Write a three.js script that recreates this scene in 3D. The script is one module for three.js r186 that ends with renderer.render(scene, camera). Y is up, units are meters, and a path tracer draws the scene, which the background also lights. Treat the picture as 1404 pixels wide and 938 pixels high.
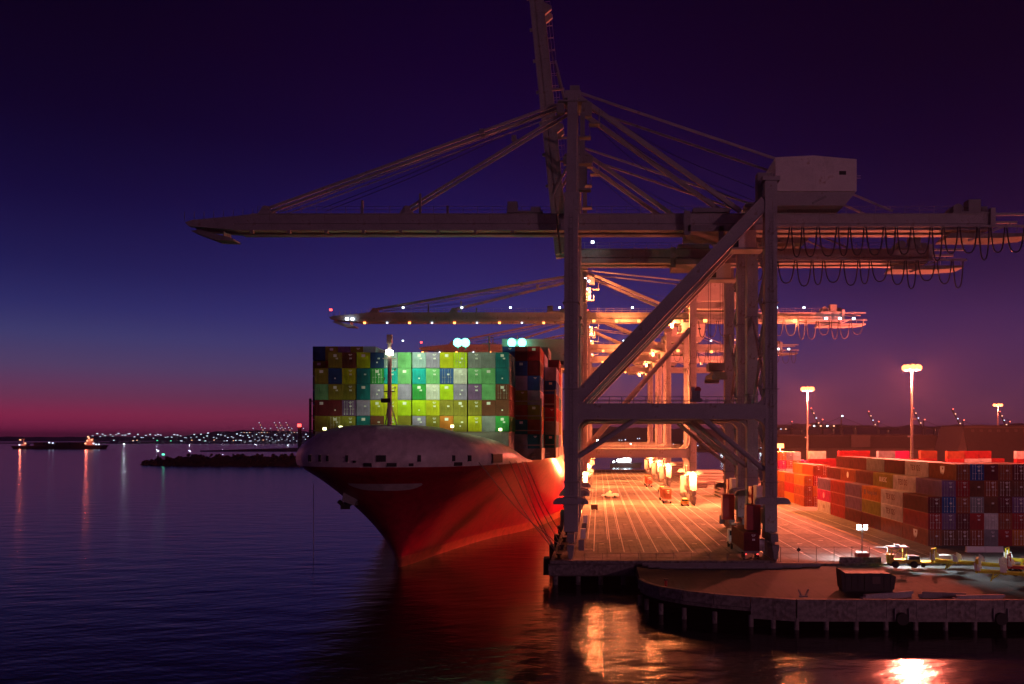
import * as THREE from 'three';
import { mergeGeometries } from 'three/addons/utils/BufferGeometryUtils.js';
import { ImprovedNoise } from 'three/addons/math/ImprovedNoise.js';
import { FontLoader } from 'three/addons/loaders/FontLoader.js';
import { TextGeometry } from 'three/addons/geometries/TextGeometry.js';

// ---------------------------------------------------------------- camera, sky, light, exposure
const F = 1170, CX = 820, CY = 602, CAM_Y = 18.7, WATER = -3.3;      // focal length in photo pixels, vanishing point of the quay
const scene = new THREE.Scene();
const camera = new THREE.PerspectiveCamera(2 * Math.atan(469 / F) * 180 / Math.PI, 1404 / 938, 1, 30000);
camera.position.set(0, CAM_Y, 0);
camera.setViewOffset(1404, 938, 702 - CX, 469 - CY, 1404, 938);
scene.add(camera);

const renderer = new THREE.WebGLRenderer({ antialias: true });
renderer.toneMapping = THREE.LinearToneMapping;
renderer.toneMappingExposure = 1;
renderer.shadowMap.enabled = true;

const lin = (c) => (c <= 0.04045 ? c / 12.92 : ((c + 0.055) / 1.055) ** 2.4);
{ // dusk sky: afterglow low on the seaward side, violet overhead
  const W = 720, H = 720, data = new Float32Array(W * H * 4);
  // rows: elevation, colour towards the afterglow, ahead, and over the land
  const S = [
    [0, [140, 42, 84], [120, 48, 80], [98, 48, 74]], [0.6, [146, 42, 84], [122, 49, 80], [96, 49, 76]], [1.4, [148, 44, 82], [122, 50, 80], [88, 48, 77]], [2.4, [116, 54, 88], [100, 54, 87], [80, 46, 78]], [4.2, [84, 64, 104], [81, 61, 106], [68, 42, 81]],
    [6, [62, 60, 110], [66, 57, 115], [58, 39, 84]], [7.7, [44, 44, 101], [55, 49, 115], [51, 34, 81]], [10, [29, 28, 82], [42, 37, 102], [36, 23, 66]], [14, [16, 11, 58], [27, 20, 80], [20, 8, 46]], [18.5, [9, 3, 38], [17, 6, 55], [11, 2, 36]], [23, [7, 1, 28], [13, 1, 42], [9, 1, 27]], [28, [6, 0, 23], [10, 0, 32], [7, 0, 22]], [45, [8, 0, 23], [10, 0, 25], [9, 0, 22]], [90, [8, 0, 22], [8, 0, 22], [8, 0, 22]],
  ];
  const sm = (t) => { t = Math.max(0, Math.min(1, t)); return t * t * (3 - 2 * t); };
  for (let j = 0; j < H; j++) {
    const el = Math.max(0, ((j + 0.5) / H - 0.5) * 180);
    let k = 0; while (k < S.length - 2 && el > S[k + 1][0]) k++;
    const t = Math.min(1, (el - S[k][0]) / (S[k + 1][0] - S[k][0]));
    for (let i = 0; i < W; i++) {
      const a = ((i + 0.5) / W - 0.5) * 2 * Math.PI, az = Math.atan2(Math.cos(a), -Math.sin(a)) * 180 / Math.PI;
      let d = az + 40; if (d > 180) d -= 360; if (d < -180) d += 360; d = Math.abs(d);
      const wa = 1 - sm((d - 4) / 30), wb = sm((d - 30) / 38);
      for (let c = 0; c < 3; c++) {
        const v = (n) => S[k][n][c] + (S[k + 1][n][c] - S[k][n][c]) * t;
        const mid = v(2), sea = v(1), land = v(3);
        data[(j * W + i) * 4 + c] = lin((mid * (1 - wa - wb) + sea * wa + land * wb) / 255);
      }
      data[(j * W + i) * 4 + 3] = 1;
    }
  }
  const sky = new THREE.DataTexture(data, W, H, THREE.RGBAFormat, THREE.FloatType);
  sky.mapping = THREE.EquirectangularReflectionMapping; sky.magFilter = THREE.LinearFilter; sky.needsUpdate = true;
  scene.background = sky; scene.environment = sky;
}
// the last of the sun, below the seaward horizon: barely any direct light is left
const sun = new THREE.DirectionalLight(0xff7a70, 0.03);
sun.position.set(-400, 60, -400); sun.castShadow = true; sun.shadow.radius = 20;
Object.assign(sun.shadow.camera, { left: -300, right: 300, top: 300, bottom: -300, far: 2000 });
scene.add(sun, sun.target);
const LIGHT = {
  sodium: new THREE.Color(1, 0.235, 0.065), mast: new THREE.Color(1, 0.155, 0.095), fill: new THREE.Color(1, 0.38, 0.56),
  white: new THREE.Color(0.82, 0.95, 1), foremast: new THREE.Color(0.74, 1, 0.56), teal: new THREE.Color(0.10, 1, 0.62),
};

// ---------------------------------------------------------------- helpers
let seed = 12345;
const rnd = () => { seed = (seed * 1664525 + 1013904223) >>> 0; return seed / 4294967296; };
const rr = (a, b) => a + (b - a) * rnd();
const V = (x, y, z) => new THREE.Vector3(x, y, z);
const at = (px, py, d) => V((px - CX) * d / F, CAM_Y + (CY - py) * d / F, -d);          // a pixel at a known distance
const onGround = (px, py, y = 0) => at(px, py, (CAM_Y - y) * F / (py - CY));             // a pixel of the ground
const used = {};
const numbered = (n) => { const k = used[n] = (used[n] ?? -1) + 1; return k ? n + '_' + String(k).padStart(3, '0') : n; };

function metreUV(g) {                                                 // uv in metres from the face's own plane
  const p = g.attributes.position, n = p.count, uv = new Float32Array(n * 2);
  const a = V(), b = V(), c = V(), e = V();
  for (let i = 0; i < n; i += 3) {
    a.fromBufferAttribute(p, i); b.fromBufferAttribute(p, i + 1); c.fromBufferAttribute(p, i + 2);
    e.subVectors(b, a).cross(c.clone().sub(a));
    const x = Math.abs(e.x), y = Math.abs(e.y), z = Math.abs(e.z);
    [a, b, c].forEach((q, k) => { const [u, v] = y >= x && y >= z ? [q.x, q.z] : x >= z ? [q.z, q.y] : [q.x, q.y]; uv[(i + k) * 2] = u; uv[(i + k) * 2 + 1] = v; });
  }
  g.setAttribute('uv', new THREE.BufferAttribute(uv, 2));
  return g;
}
class MB {                                                            // collects shapes, merges them into one mesh
  constructor() { this.list = []; }
  add(g, m) {
    g = g.index ? g.toNonIndexed() : g.clone(); if (m) g.applyMatrix4(m);
    for (const k of Object.keys(g.attributes)) if (k !== 'position' && k !== 'normal') g.deleteAttribute(k);
    this.list.push(g); return this;
  }
  span(x0, x1, y0, y1, z0, z1) { return this.add(new THREE.BoxGeometry(x1 - x0, y1 - y0, z1 - z0), new THREE.Matrix4().makeTranslation((x0 + x1) / 2, (y0 + y1) / 2, (z0 + z1) / 2)); }
  box(x, y, z, sx, sy, sz) { return this.span(x - sx / 2, x + sx / 2, y - sy / 2, y + sy / 2, z - sz / 2, z + sz / 2); }
  along(p, q, make) {
    const d = q.clone().sub(p), L = d.length(); d.normalize();
    const side = Math.abs(d.y) > 0.98 ? V(1, 0, 0) : V(0, 1, 0).cross(d).normalize();   // local x: level, across
    const up = d.clone().cross(side).normalize();
    const m = new THREE.Matrix4().makeBasis(side, d, up.clone().negate()).setPosition(p.clone().add(q).multiplyScalar(0.5));
    return this.add(make(L), m);
  }
  bar(p, q, w, h) { return this.along(p, q, (L) => new THREE.BoxGeometry(w, L, h)); }
  tube(p, q, r, n = 8, r2 = r) { return this.along(p, q, (L) => new THREE.CylinderGeometry(r2, r, L, n, 1)); }
  cyl(x, y, z, r, h, axis = 'y', n = 12) {
    const g = new THREE.CylinderGeometry(r, r, h, n); if (axis === 'x') g.rotateZ(Math.PI / 2); if (axis === 'z') g.rotateX(Math.PI / 2);
    return this.add(g, new THREE.Matrix4().makeTranslation(x, y, z));
  }
  curve(points, r, n = 16, k = 6) { return this.add(new THREE.TubeGeometry(new THREE.CatmullRomCurve3(points), n, r, k)); }
  plate(pts, z0, z1) { // outline in x,y pushed from z0 to z1
    const g = new THREE.ExtrudeGeometry(new THREE.Shape(pts.map(([x, y]) => new THREE.Vector2(x, y))), { depth: z1 - z0, bevelEnabled: false });
    return this.add(g, new THREE.Matrix4().makeTranslation(0, 0, z0));
  }
  geom() { return metreUV(mergeGeometries(this.list)); }
  build(name, material, parent) { return mesh(name, this.geom(), material, parent); }
}
function mesh(name, geometry, material, parent) {
  const m = new THREE.Mesh(geometry, material); m.castShadow = m.receiveShadow = true;
  m.name = parent ? name : numbered(name); (parent || scene).add(m); return m;
}
function thing(name, label, category, pos = [0, 0, 0], group, turn = 0) {
  const g = new THREE.Group(); g.name = numbered(name); g.position.set(...pos); g.rotation.y = turn;
  g.userData = { label, category }; if (group) g.userData.group = group; scene.add(g); return g;
}
const tag = (o, label, category, group) => { Object.assign(o.userData, { label, category }); if (group) o.userData.group = group; return o; };
const structure = (o, label) => { o.userData.kind = 'structure'; if (label) o.userData.label = label; return o; };
function pointLight(color, intensity, p, radius = 10, parent = scene) {
  const l = new THREE.PointLight(color, intensity); l.position.copy(p); l.castShadow = true; l.shadow.radius = radius; parent.add(l); return l;
}
function spotLight(color, intensity, p, target, angle, radius = 10, parent = scene, penumbra = 0.6) {
  const l = new THREE.SpotLight(color, intensity, 0, angle, penumbra); l.position.copy(p); l.target.position.copy(target);
  l.castShadow = true; l.shadow.radius = radius; parent.add(l, l.target); return l;
}
const ORD = ['zeroth', 'first', 'second', 'third', 'fourth', 'fifth', 'sixth', 'seventh', 'eighth', 'ninth', 'tenth', 'eleventh', 'twelfth', 'thirteenth', 'fourteenth', 'fifteenth', 'sixteenth', 'seventeenth', 'eighteenth'];

// ---------------------------------------------------------------- textures and materials
const perlin = new ImprovedNoise();
function texture(n, fn, { srgb = true, metres = 1 } = {}) {
  const d = new Uint8Array(n * n * 4);
  for (let j = 0; j < n; j++) for (let i = 0; i < n; i++) {
    const c = fn(i / n, j / n); const o = (j * n + i) * 4;
    for (let k = 0; k < 3; k++) d[o + k] = Math.max(0, Math.min(255, 255 * (Array.isArray(c) ? c[k] : c)));
    d[o + 3] = 255;
  }
  const t = new THREE.DataTexture(d, n, n); t.wrapS = t.wrapT = THREE.RepeatWrapping; t.magFilter = THREE.LinearFilter; t.minFilter = THREE.LinearMipmapLinearFilter;
  t.repeat.set(1 / metres, 1 / metres); if (srgb) t.colorSpace = THREE.SRGBColorSpace; t.needsUpdate = true; return t;
}
// tiling noise: blend of four shifted samples
const tile = (f) => (u, v) => { const a = f(u, v), b = f(u - 1, v), c = f(u, v - 1), d = f(u - 1, v - 1); return (a * (1 - u) + b * u) * (1 - v) + (c * (1 - u) + d * u) * v; };
const fbm = (s, z, o = 4) => tile((u, v) => { let r = 0, a = 0.5, k = s; for (let i = 0; i < o; i++) { r += a * perlin.noise(u * k, v * k, z + i * 7.3); a *= 0.5; k *= 2; } return r; });
const kept = (f) => { const N = 512, d = new Float32Array(N * N); for (let j = 0; j < N; j++) for (let i = 0; i < N; i++) d[j * N + i] = f(i / N, j / N); return (u, v) => d[(((v * N) | 0) & 511) * N + (((u * N) | 0) & 511)]; };
const n1 = kept(fbm(5, 1.5)), n2 = kept(fbm(14, 8.2)), n3 = kept(fbm(60, 3.7, 2)), n4 = kept(fbm(3, 20.1, 5)), n5 = kept(fbm(9, 2.2, 3));
const T = {};
T.steel = texture(512, (u, v) => { const r = Math.max(0, n1(u, v) * 1.5 + n2(u, v) * 0.8 - 0.32) + Math.max(0, n3(u, v * 0.04) * 1.2 + n2(u, v * 0.15) * 0.6 - 0.28) * 0.7; const g = 0.9 + n3(u, v) * 0.16 + n1(u, v) * 0.12; return [g - r * 0.5, g - r * 0.75, g - r * 0.9]; }, { metres: 9 });
T.box = texture(512, (u, v) => { const st = n5(u * 0.5, v); const run = Math.max(0, n3(u, v * 0.05) + n2(u, v * 0.2) * 0.6 - 0.18); const r = Math.max(0, n1(u, v) + n2(u, v) * 0.7 - 0.26 + st * 0.2) + run; const g = 0.9 + n3(u, v) * 0.16 + n4(u, v) * 0.4; return [g - r * 0.35, g - r * 0.55, g - r * 0.65]; }, { metres: 5 });
T.asphalt = texture(1024, (u, v) => { const tyre = Math.max(0, n5((u * 7) % 1, v * 0.25) - 0.05) * 0.8, oil = Math.max(0, n2(u, v) - 0.28) * 1.6; const g = 0.78 + n4(u, v) * 0.6 + n2(u, v) * 0.25 + n3(u, v) * 0.45 - Math.max(0, n1(u, v) - 0.15) * 0.9 - tyre - oil; return [g, g * 0.985, g * 0.96]; }, { metres: 38 });
T.asphaltBump = texture(512, (u, v) => 0.5 + n3(u, v) * 0.8 + n2(u, v) * 0.4, { srgb: false, metres: 6 });
T.concrete = texture(512, (u, v) => { const st = n5(u, v); const run = Math.max(0, n3(u, v * 0.06) * 1.4 + n1(u, v * 0.3) - 0.3); const r = Math.max(0, n1(u, v) * 1.4 + st * 0.6 - 0.2) + run * 0.8; const g = 0.86 + n2(u, v) * 0.7 + n3(u, v) * 0.22; return [g - r * 0.45, g - r * 0.6, g - r * 0.7]; }, { metres: 7 });
const seam = (a, n) => { const f = (a * n) % 1; return f < 0.02 || f > 0.98 ? 1 : 0; };
T.hullBump = texture(1024, (u, v) => 0.45 + n1(u, v) * 0.5 + n2(u, v) * 0.1 + 0.3 * Math.max(seam(v, 6), seam(u + Math.floor(v * 6) * 0.37, 2)), { srgb: false, metres: 14 });
T.hull = texture(512, (u, v) => { const s = n5(u, v); const g = 0.92 + n2(u, v) * 0.2 + n3(u, v) * 0.1 - Math.max(0, s) * 0.35; return [g, g * 0.97, g * 0.96]; }, { metres: 16 });
{ // wind ripples: short crests of several lengths, crossing at small angles
  const waves = [];
  for (let i = 0; i < 70; i++) { const k = Math.round(3 * 1.058 ** i), a = rr(-0.75, 0.75) + (rnd() < 0.18 ? 1.2 : 0); waves.push([Math.round(k * Math.cos(a)) || 1, Math.round(k * Math.sin(a)), rr(0, 6.28), 1 / k ** 0.78]); }
  const raw = (u, v) => { let h = 0; for (const [x, y, p, w] of waves) h += w * Math.sin(6.28318 * (x * v + y * u) + p); return h; };
  T.water = texture(1024, (u, v) => 0.5 + raw(u, v) * 0.2, { srgb: false, metres: 46 });
}
const std = (rgb, o = {}) => { const m = new THREE.MeshStandardMaterial({ roughness: 0.7, ...o }); m.color.setRGB(...rgb); return m; };
const phys = (rgb, o = {}) => { const m = new THREE.MeshPhysicalMaterial({ roughness: 0.5, ...o }); m.color.setRGB(...rgb); return m; };
const glow = (rgb) => { const m = new THREE.MeshStandardMaterial({ color: 0x000000 }); m.emissive.setRGB(...rgb.map((c) => c / Math.max(...rgb))); m.emissiveIntensity = Math.max(...rgb); return m; };
const M = {
  water: phys([0.0015, 0.002, 0.005], { roughness: 0.15, ior: 1.33, bumpMap: T.water, bumpScale: 0.08, specularIntensity: 0.85 }),
  asphalt: std([0.21, 0.195, 0.19], { map: T.asphalt, bumpMap: T.asphaltBump, bumpScale: 0.012, roughness: 0.88 }),
  darkAsphalt: std([0.065, 0.06, 0.06], { map: T.asphalt, bumpMap: T.asphaltBump, bumpScale: 0.015, roughness: 0.9 }),  // same asphalt texture with a darker base colour, used on the apron
  concrete: std([0.22, 0.20, 0.19], { map: T.concrete, roughness: 0.85 }),
  paint: std([0.62, 0.60, 0.55], { map: T.concrete, roughness: 0.6 }), headlightTrailPaint: std([0.66, 0.42, 0.05], { map: T.concrete, roughness: 0.6 }),  // the yellow stands in for headlight trails, drawn as painted lines
  rail: std([0.25, 0.24, 0.23], { metalness: 0.9, roughness: 0.35 }),
  crane: phys([0.40, 0.38, 0.385], { map: T.steel, roughness: 0.8, specularIntensity: 0.5 }),
  craneDark: phys([0.30, 0.29, 0.29], { map: T.steel, roughness: 0.95, specularIntensity: 0.25 }), house: std([0.72, 0.66, 0.62], { map: T.steel, roughness: 0.6 }),
  cable: std([0.03, 0.025, 0.03], { roughness: 0.6 }), rope: std([0.32, 0.27, 0.24], { roughness: 0.9 }),
  black: std([0.012, 0.012, 0.013], { roughness: 0.7 }), rubber: std([0.018, 0.018, 0.018], { roughness: 0.9 }),
  hull: phys([0.46, 0.008, 0.045], { map: T.hull, bumpMap: T.hullBump, bumpScale: 0.05, roughness: 0.3, specularIntensity: 0.35 }),
  boot: phys([0.58, 0.09, 0.05], { map: T.hull, roughness: 0.6 }), hullWhite: phys([0.68, 0.63, 0.62], { map: T.hull, bumpMap: T.hullBump, bumpScale: 0.02, roughness: 0.42 }),
  shipSteel: std([0.30, 0.26, 0.24], { map: T.steel, roughness: 0.6 }), shipCream: std([0.62, 0.56, 0.46], { map: T.steel, roughness: 0.6 }),
  rock: std([0.05, 0.045, 0.04], { roughness: 0.95 }), land: std([0.06, 0.05, 0.045], { roughness: 1 }), hills: std([0.035, 0.03, 0.035], { roughness: 1 }),
  roof: std([0.09, 0.06, 0.055], { map: T.steel, roughness: 0.7 }), shedWall: std([0.16, 0.12, 0.11], { map: T.steel, roughness: 0.75 }),
  white: std([0.75, 0.74, 0.72], { roughness: 0.6 }), yellow: std([0.70, 0.52, 0.02], { map: T.steel, roughness: 0.45 }), redPaint: std([0.45, 0.03, 0.03], { map: T.steel, roughness: 0.5 }),
  glass: std([0.03, 0.035, 0.04], { roughness: 0.12 }), pole: std([0.42, 0.38, 0.35], { map: T.steel, roughness: 0.5, metalness: 0.3 }),
  lampOrange: glow([7, 1.9, 0.45]), lampMast: glow([5, 1.25, 0.4]), lampLeg: glow([22, 10, 4.2]), lampWhite: glow([5, 6, 7]), lampTower: glow([14, 17, 18]), lampTeal: glow([0.9, 6, 4]),
  lampRed: glow([6, 0.35, 0.3]), lampFore: glow([16, 15, 12]), lampFar: glow([1.6, 1.8, 2.4]), lampFarWarm: glow([2.6, 1.2, 0.7]), lampFarRed: glow([4, 0.6, 0.35]), lampGreen: glow([0.3, 2.4, 1.4]), lampAmber: glow([6, 3.4, 0.4]), lampAmberWhite: glow([5, 5, 2.4]),
};

// ---------------------------------------------------------------- water, quay, land
function sheet(pts, y, thick) { // ground polygon in (x, d), top at y
  const s = new THREE.Shape(pts.map(([x, d]) => new THREE.Vector2(x, d)));
  const g = new THREE.ExtrudeGeometry(s, { depth: thick, bevelEnabled: false });
  g.rotateX(-Math.PI / 2); g.translate(0, y - thick, 0);             // shape y (distance) becomes -z
  return g;
}
{
  const g = new THREE.PlaneGeometry(24000, 24000); g.rotateX(-Math.PI / 2); g.translate(0, WATER, -9000);
  const p = g.attributes.position, uv = g.attributes.uv; for (let i = 0; i < p.count; i++) uv.setXY(i, p.getX(i), p.getZ(i));
  structure(mesh('water', g, M.water), 'dark harbour water with fine ripples');
}
const QX = -7.2, QD = 128, QFAR = 509;                                // quay edge along the ship, near end, far end
const quay = thing('quay', '', '', [0, 0, 0]); quay.userData = { kind: 'structure', label: 'lit quay apron with painted lanes' };
mesh('deck', new MB().add(sheet([[QX, QD], [330, QD], [330, QFAR], [QX, QFAR]], 0, 1.9)).geom(), M.asphalt, quay);
mesh('end_kerb', new MB().span(QX, 26, 0.002, 0.45, -QD - 0.6, -QD).geom(), M.concrete, quay);
mesh('far_kerb', new MB().span(QX, 200, 0.002, 0.5, -QFAR, -QFAR + 1).geom(), M.concrete, quay);
mesh('edge_kerb', new MB().span(QX, QX + 0.5, 0.002, 0.4, -QFAR + 1, -QD - 0.62).geom(), M.concrete, quay);
mesh('edge_beam', new MB().span(QX - 0.25, 5.4, -1.7, -0.15, -QD - 0.6, -QD + 0.25).geom(), M.concrete, quay);
for (const x of [-4.2, 27]) mesh('crane_rail', new MB().span(x - 0.07, x + 0.07, 0.003, 0.05, -QFAR + 2, -QD - 1).geom(), M.rail, quay);
const line = (x0, x1, d0, d1, m = M.paint) => { mesh('lane_or_trail_line', new MB().span(x0, x1, 0.001, 0.006, -d1, -d0).geom(), m, quay); };
for (const [x, d0] of [[-0.7, 142], [2.1, 141], [4.35, 141], [7.6, 141], [9.9, 141], [13.3, 141], [15.7, 141], [18.8, 141], [21.4, 150], [24.4, 150]]) line(x - 0.09, x + 0.09, d0, QFAR - 3);
for (const x of [-1.9, 1.75, 4.0, 7.3, 9.6, 13.0, 15.4, 18.5]) line(x - 0.06, x + 0.06, 159, 330);
line(-2.7, -0.9, 144.6, 145.1); line(-2.2, 26, 236.6, 237.1, M.headlightTrailPaint);  // yellow line across the quay: a headlight trail put in as paint
for (const [x, m] of [[33.5, M.paint], [38.5, M.paint], [43.2, M.paint], [46.6, M.paint], [49.3, M.headlightTrailPaint], [49.75, M.headlightTrailPaint], [53, M.paint]]) line(x - 0.08, x + 0.08, 134, 470, m);  // yellow pair: headlight trail along the road painted onto the deck
for (let k = 0; k < 22; k++) { const lane = [0.6, 5.9, 11.6, 17.2, 23, 30.5, 36, 41][k % 8], d = 152 + Math.floor(k / 8) * 34 + (k % 3) * 5; mesh('lane_number_plate', new MB().span(lane - 0.45, lane + 0.45, 0.001, 0.007, -d - 0.5, -d).geom(), M.paint, quay); }
for (let i = 0; i < 9; i++) mesh('pile', new MB().cyl(QX + 0.8 + i * 3.4, -4.4, -QD - 0.9, 0.36, 5.2).geom(), M.concrete, quay);
for (let i = 0; i < 5; i++) mesh('fender', new MB().box(QX - 0.75, -0.9, -QD - 4 - i * 16, 0.9, 2.6, 2.2).cyl(QX - 0.28, -0.9, -QD - 4 - i * 16, 0.6, 0.5, 'x').geom(), M.rubber, quay);
for (let i = 0; i < 8; i++) { const b = thing('mooring_bollard', `${ORD[i + 1]} stubby iron bollard on the quay edge counted from the quay end`, 'bollard', [QX + 1.1, 0, -QD - 5 - i * 11]); new MB().cyl(0, 0.05, 0, 0.45, 0.1).cyl(0, 0.35, 0, 0.24, 0.6).build('post', M.black, b); new MB().cyl(0, 0.72, 0, 0.42, 0.22).build('cap', M.black, b); }

// lower apron in front of the quay end, with a curved concrete edge
const AY = -0.3, edge = [[5.7, 127.9], [5.7, 113], [6.4, 110.2], [8.0, 107.2], [10.6, 104.4], [14, 102.1], [18, 100.3], [22.9, 98.6], [40, 98.4], [110, 98.2]];
const apron = thing('apron', '', ''); apron.userData = { kind: 'structure', label: 'dark low apron with a curved concrete edge' };
mesh('deck', new MB().add(sheet([...edge, [330, 98.2], [330, 127.9]], AY, 1.2)).geom(), M.darkAsphalt, apron);
for (let i = 1; i < edge.length - 1; i++) { // edge blocks: kerb and fascia, one block per length
  const a = edge[i], b = edge[i + 1], L = Math.hypot(b[0] - a[0], b[1] - a[1]), n = Math.max(1, Math.round(L / 3.3));
  for (let k = 0; k < n; k++) {
    const p = V(a[0] + (b[0] - a[0]) * k / n, 0, -(a[1] + (b[1] - a[1]) * k / n)), q = V(a[0] + (b[0] - a[0]) * (k + 1) / n, 0, -(a[1] + (b[1] - a[1]) * (k + 1) / n));
    if (p.x > 64) break;
    const t = q.clone().sub(p).normalize(), low = i < 6 ? -0.75 : -2.0, off = V(-t.z, 0, t.x).multiplyScalar(0.12 + rr(0, 0.03));
    const y = (0.22 + low + AY) / 2 + rr(-0.02, 0.02), h = 0.22 - low - AY;
    const c0 = p.clone().add(off).add(t.clone().multiplyScalar(0.025)).setY(y), c1 = q.clone().add(off).sub(t.clone().multiplyScalar(0.025)).setY(y);
    mesh('edge_block', new MB().bar(c0, c1, 0.62, h).geom(), M.concrete, apron);
    const c = p.clone().add(off); mesh('pile', new MB().cyl(c.x, -3.9, c.z + 0.02, 0.3, 3.9).geom(), M.concrete, apron);
    if (i < 6) mesh('waler', new MB().bar(p.clone().setY(-1.35), q.clone().setY(-1.35), 0.3, 0.35).geom(), M.concrete, apron);
  }
}
for (const px of [1236, 1371]) { const x = (px - CX) * 98 / F; const f = thing('tyre_fender', px < 1300 ? 'black rubber fender on the concrete edge below the dark skip' : 'black rubber fender on the concrete edge below the chassis row', 'fender', [x, -1.9, -97.7]); new MB().cyl(0, 0, 0, 0.7, 0.6, 'z', 18).build('roller', M.rubber, f); for (const s of [-1, 1]) new MB().box(s * 0.8, 0.5, -0.1, 0.1, 1.3, 0.3).build('bracket', M.craneDark, f); }
// land behind the quay
structure(mesh('terrain', new MB().add(sheet([[120, 509.2], [2600, 509.2], [2600, 2300], [420, 2300]], -0.6, 4)).geom(), M.land), 'dark land behind the terminal');
structure(mesh('far_shore', new MB().add(sheet([[-700, 1500], [900, 1350], [900, 2300], [-700, 2300]], -1.6, 4)).geom(), M.land), 'dark far shore across the basin');
structure(mesh('far_port_ground', new MB().add(sheet([[-3200, 4100], [-700, 3900], [200, 3900], [200, 6500], [-3200, 6500]], -1.2, 4)).geom(), M.land), 'low ground of the port across the bay');
{ // hills
  const ridge = (name, pts, d, label) => { // pts: photo px and top py
    const top = pts.map(([x, y]) => at(x, y, d)), m = new MB(), pos = [];
    const jag = []; for (let i = 0; i < top.length - 1; i++) for (let k = 0; k < 14; k++) { const p = top[i].clone().lerp(top[i + 1], k / 14); p.y += perlin.noise(p.x * 0.006, 3, d) * 26 + perlin.noise(p.x * 0.02, 9, d) * 9; jag.push(p); }
    for (let i = 0; i < jag.length - 1; i++) {
      const a = jag[i], b = jag[i + 1], a0 = V(a.x, WATER - 1, a.z + 900), b0 = V(b.x, WATER - 1, b.z + 900), a2 = V(a.x, WATER - 1, a.z - 2500), b2 = V(b.x, WATER - 1, b.z - 2500);
      for (const q of [a0, b0, a, b0, b, a, a, b, a2, b, b2, a2]) pos.push(q.x, q.y, q.z);
    }
    const g = new THREE.BufferGeometry(); g.setAttribute('position', new THREE.Float32BufferAttribute(pos, 3)); g.computeVertexNormals();
    structure(mesh(name, metreUV(g), M.hills), label);
  };
  ridge('hills', [[-60, 599], [30, 600], [140, 599], [250, 598], [300, 592], [335, 590], [390, 591], [450, 593], [560, 590], [700, 588], [800, 590]], 9500, 'low dark hills beyond the far port');
  ridge('hills', [[780, 588], [860, 586], [960, 588], [1060, 583], [1120, 580], [1200, 585], [1330, 583], [1450, 580]], 7000, 'hazy hills behind the warehouses');
}
// breakwater: heaped boulders
{
  const b = thing('breakwater', 'low dark rock breakwater with scrub in the bay beyond the bow', 'breakwater'); const m = new MB();
  const p0 = onGround(196, 637, WATER), p1 = onGround(520, 638, WATER);
  const base = new THREE.PlaneGeometry(1, 1, 120, 10), q = base.attributes.position;
  for (let i = 0; i < q.count; i++) {
    const u = q.getX(i) + 0.5, w = q.getY(i), c = p0.clone().lerp(p1, u), r = 26 * Math.min(1, 0.25 + u * 9), e = Math.max(0, 1 - (2 * w) ** 2);
    const h = (2.2 + 5.5 * Math.min(1, u * 5)) * e * (0.75 + 0.9 * Math.abs(perlin.noise(u * 40, w * 3, 4)) + 0.5 * perlin.noise(u * 11, 2, 1));
    q.setXYZ(i, c.x, WATER - 0.5 + h, c.z - w * r * 2);
  }
  base.computeVertexNormals(); m.add(base); m.build('mound', M.rock, b);
  const rocks = new THREE.IcosahedronGeometry(1, 0), im = new THREE.InstancedMesh(rocks, M.rock, 420), mt = new THREE.Matrix4();
  for (let i = 0; i < 420; i++) { const u = rnd(), c = p0.clone().lerp(p1, u), w = rr(-0.48, 0.48), r = 26 * Math.min(1, 0.25 + u * 9), s = rr(0.8, 2.2); mt.compose(V(c.x, WATER - 0.3 + (2.2 + 5 * Math.min(1, u * 5)) * Math.max(0, 1 - (2 * w) ** 2) * rr(0.8, 1.25), c.z - w * r * 2), new THREE.Quaternion().setFromEuler(new THREE.Euler(rr(0, 6), rr(0, 6), rr(0, 6))), V(s, s * 0.7, s)); im.setMatrixAt(i, mt); }
  im.name = 'boulders'; im.userData.kind = 'stuff'; b.add(im);
  const k = onGround(216, 636, WATER);
  const bc = thing('beacon', 'green navigation beacon lamp on the breakwater tip', 'beacon', [k.x + 5, 0, k.z]); new MB().cyl(0, 1.5, 0, 0.25, 6).build('post', M.pole, bc); new MB().cyl(0, 5, 0, 1.1, 1.4).build('lamp', M.lampGreen, bc);
  const k2 = at(216.5, 619, 1000); const bw = thing('channel_buoy', 'white channel light standing in the bay past the breakwater', 'buoy', [k2.x, WATER, k2.z]); new MB().cyl(0, 1, 0, 1.2, 3).build('float', M.black, bw); new MB().cyl(0, 5, 0, 0.3, 5).build('post', M.black, bw); new MB().cyl(0, 8, 0, 0.9, 1.2).build('lamp', M.lampWhite, bw);
}

// ---------------------------------------------------------------- container ship
const SX = -34.1, SD = 146.3, DECK = 17.9;                           // centreline, distance of the stem at the waterline, deck above water
const interp = (tab, s) => { if (s <= tab[0][0]) return tab[0][1]; for (let i = 0; i < tab.length - 1; i++) if (s <= tab[i + 1][0]) { const [a, p] = tab[i], [b, q] = tab[i + 1], t = (s - a) / (b - a); const m0 = i ? (q - tab[i - 1][1]) / (b - tab[i - 1][0]) : (q - p) / (b - a) * 1.0, m1 = i + 2 < tab.length ? (tab[i + 2][1] - p) / (tab[i + 2][0] - a) : 0; const h = b - a, t2 = t * t, t3 = t2 * t; return (2 * t3 - 3 * t2 + 1) * p + (t3 - 2 * t2 + t) * h * m0 + (-2 * t3 + 3 * t2) * q + (t3 - t2) * h * m1; } return tab[tab.length - 1][1]; };
const WL = [[0, 0.15], [5, 1.5], [17.8, 3.9], [42.7, 10.1], [59, 16.6], [80, 21.2], [105, 24.4], [130, 25], [400, 25]];
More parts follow.
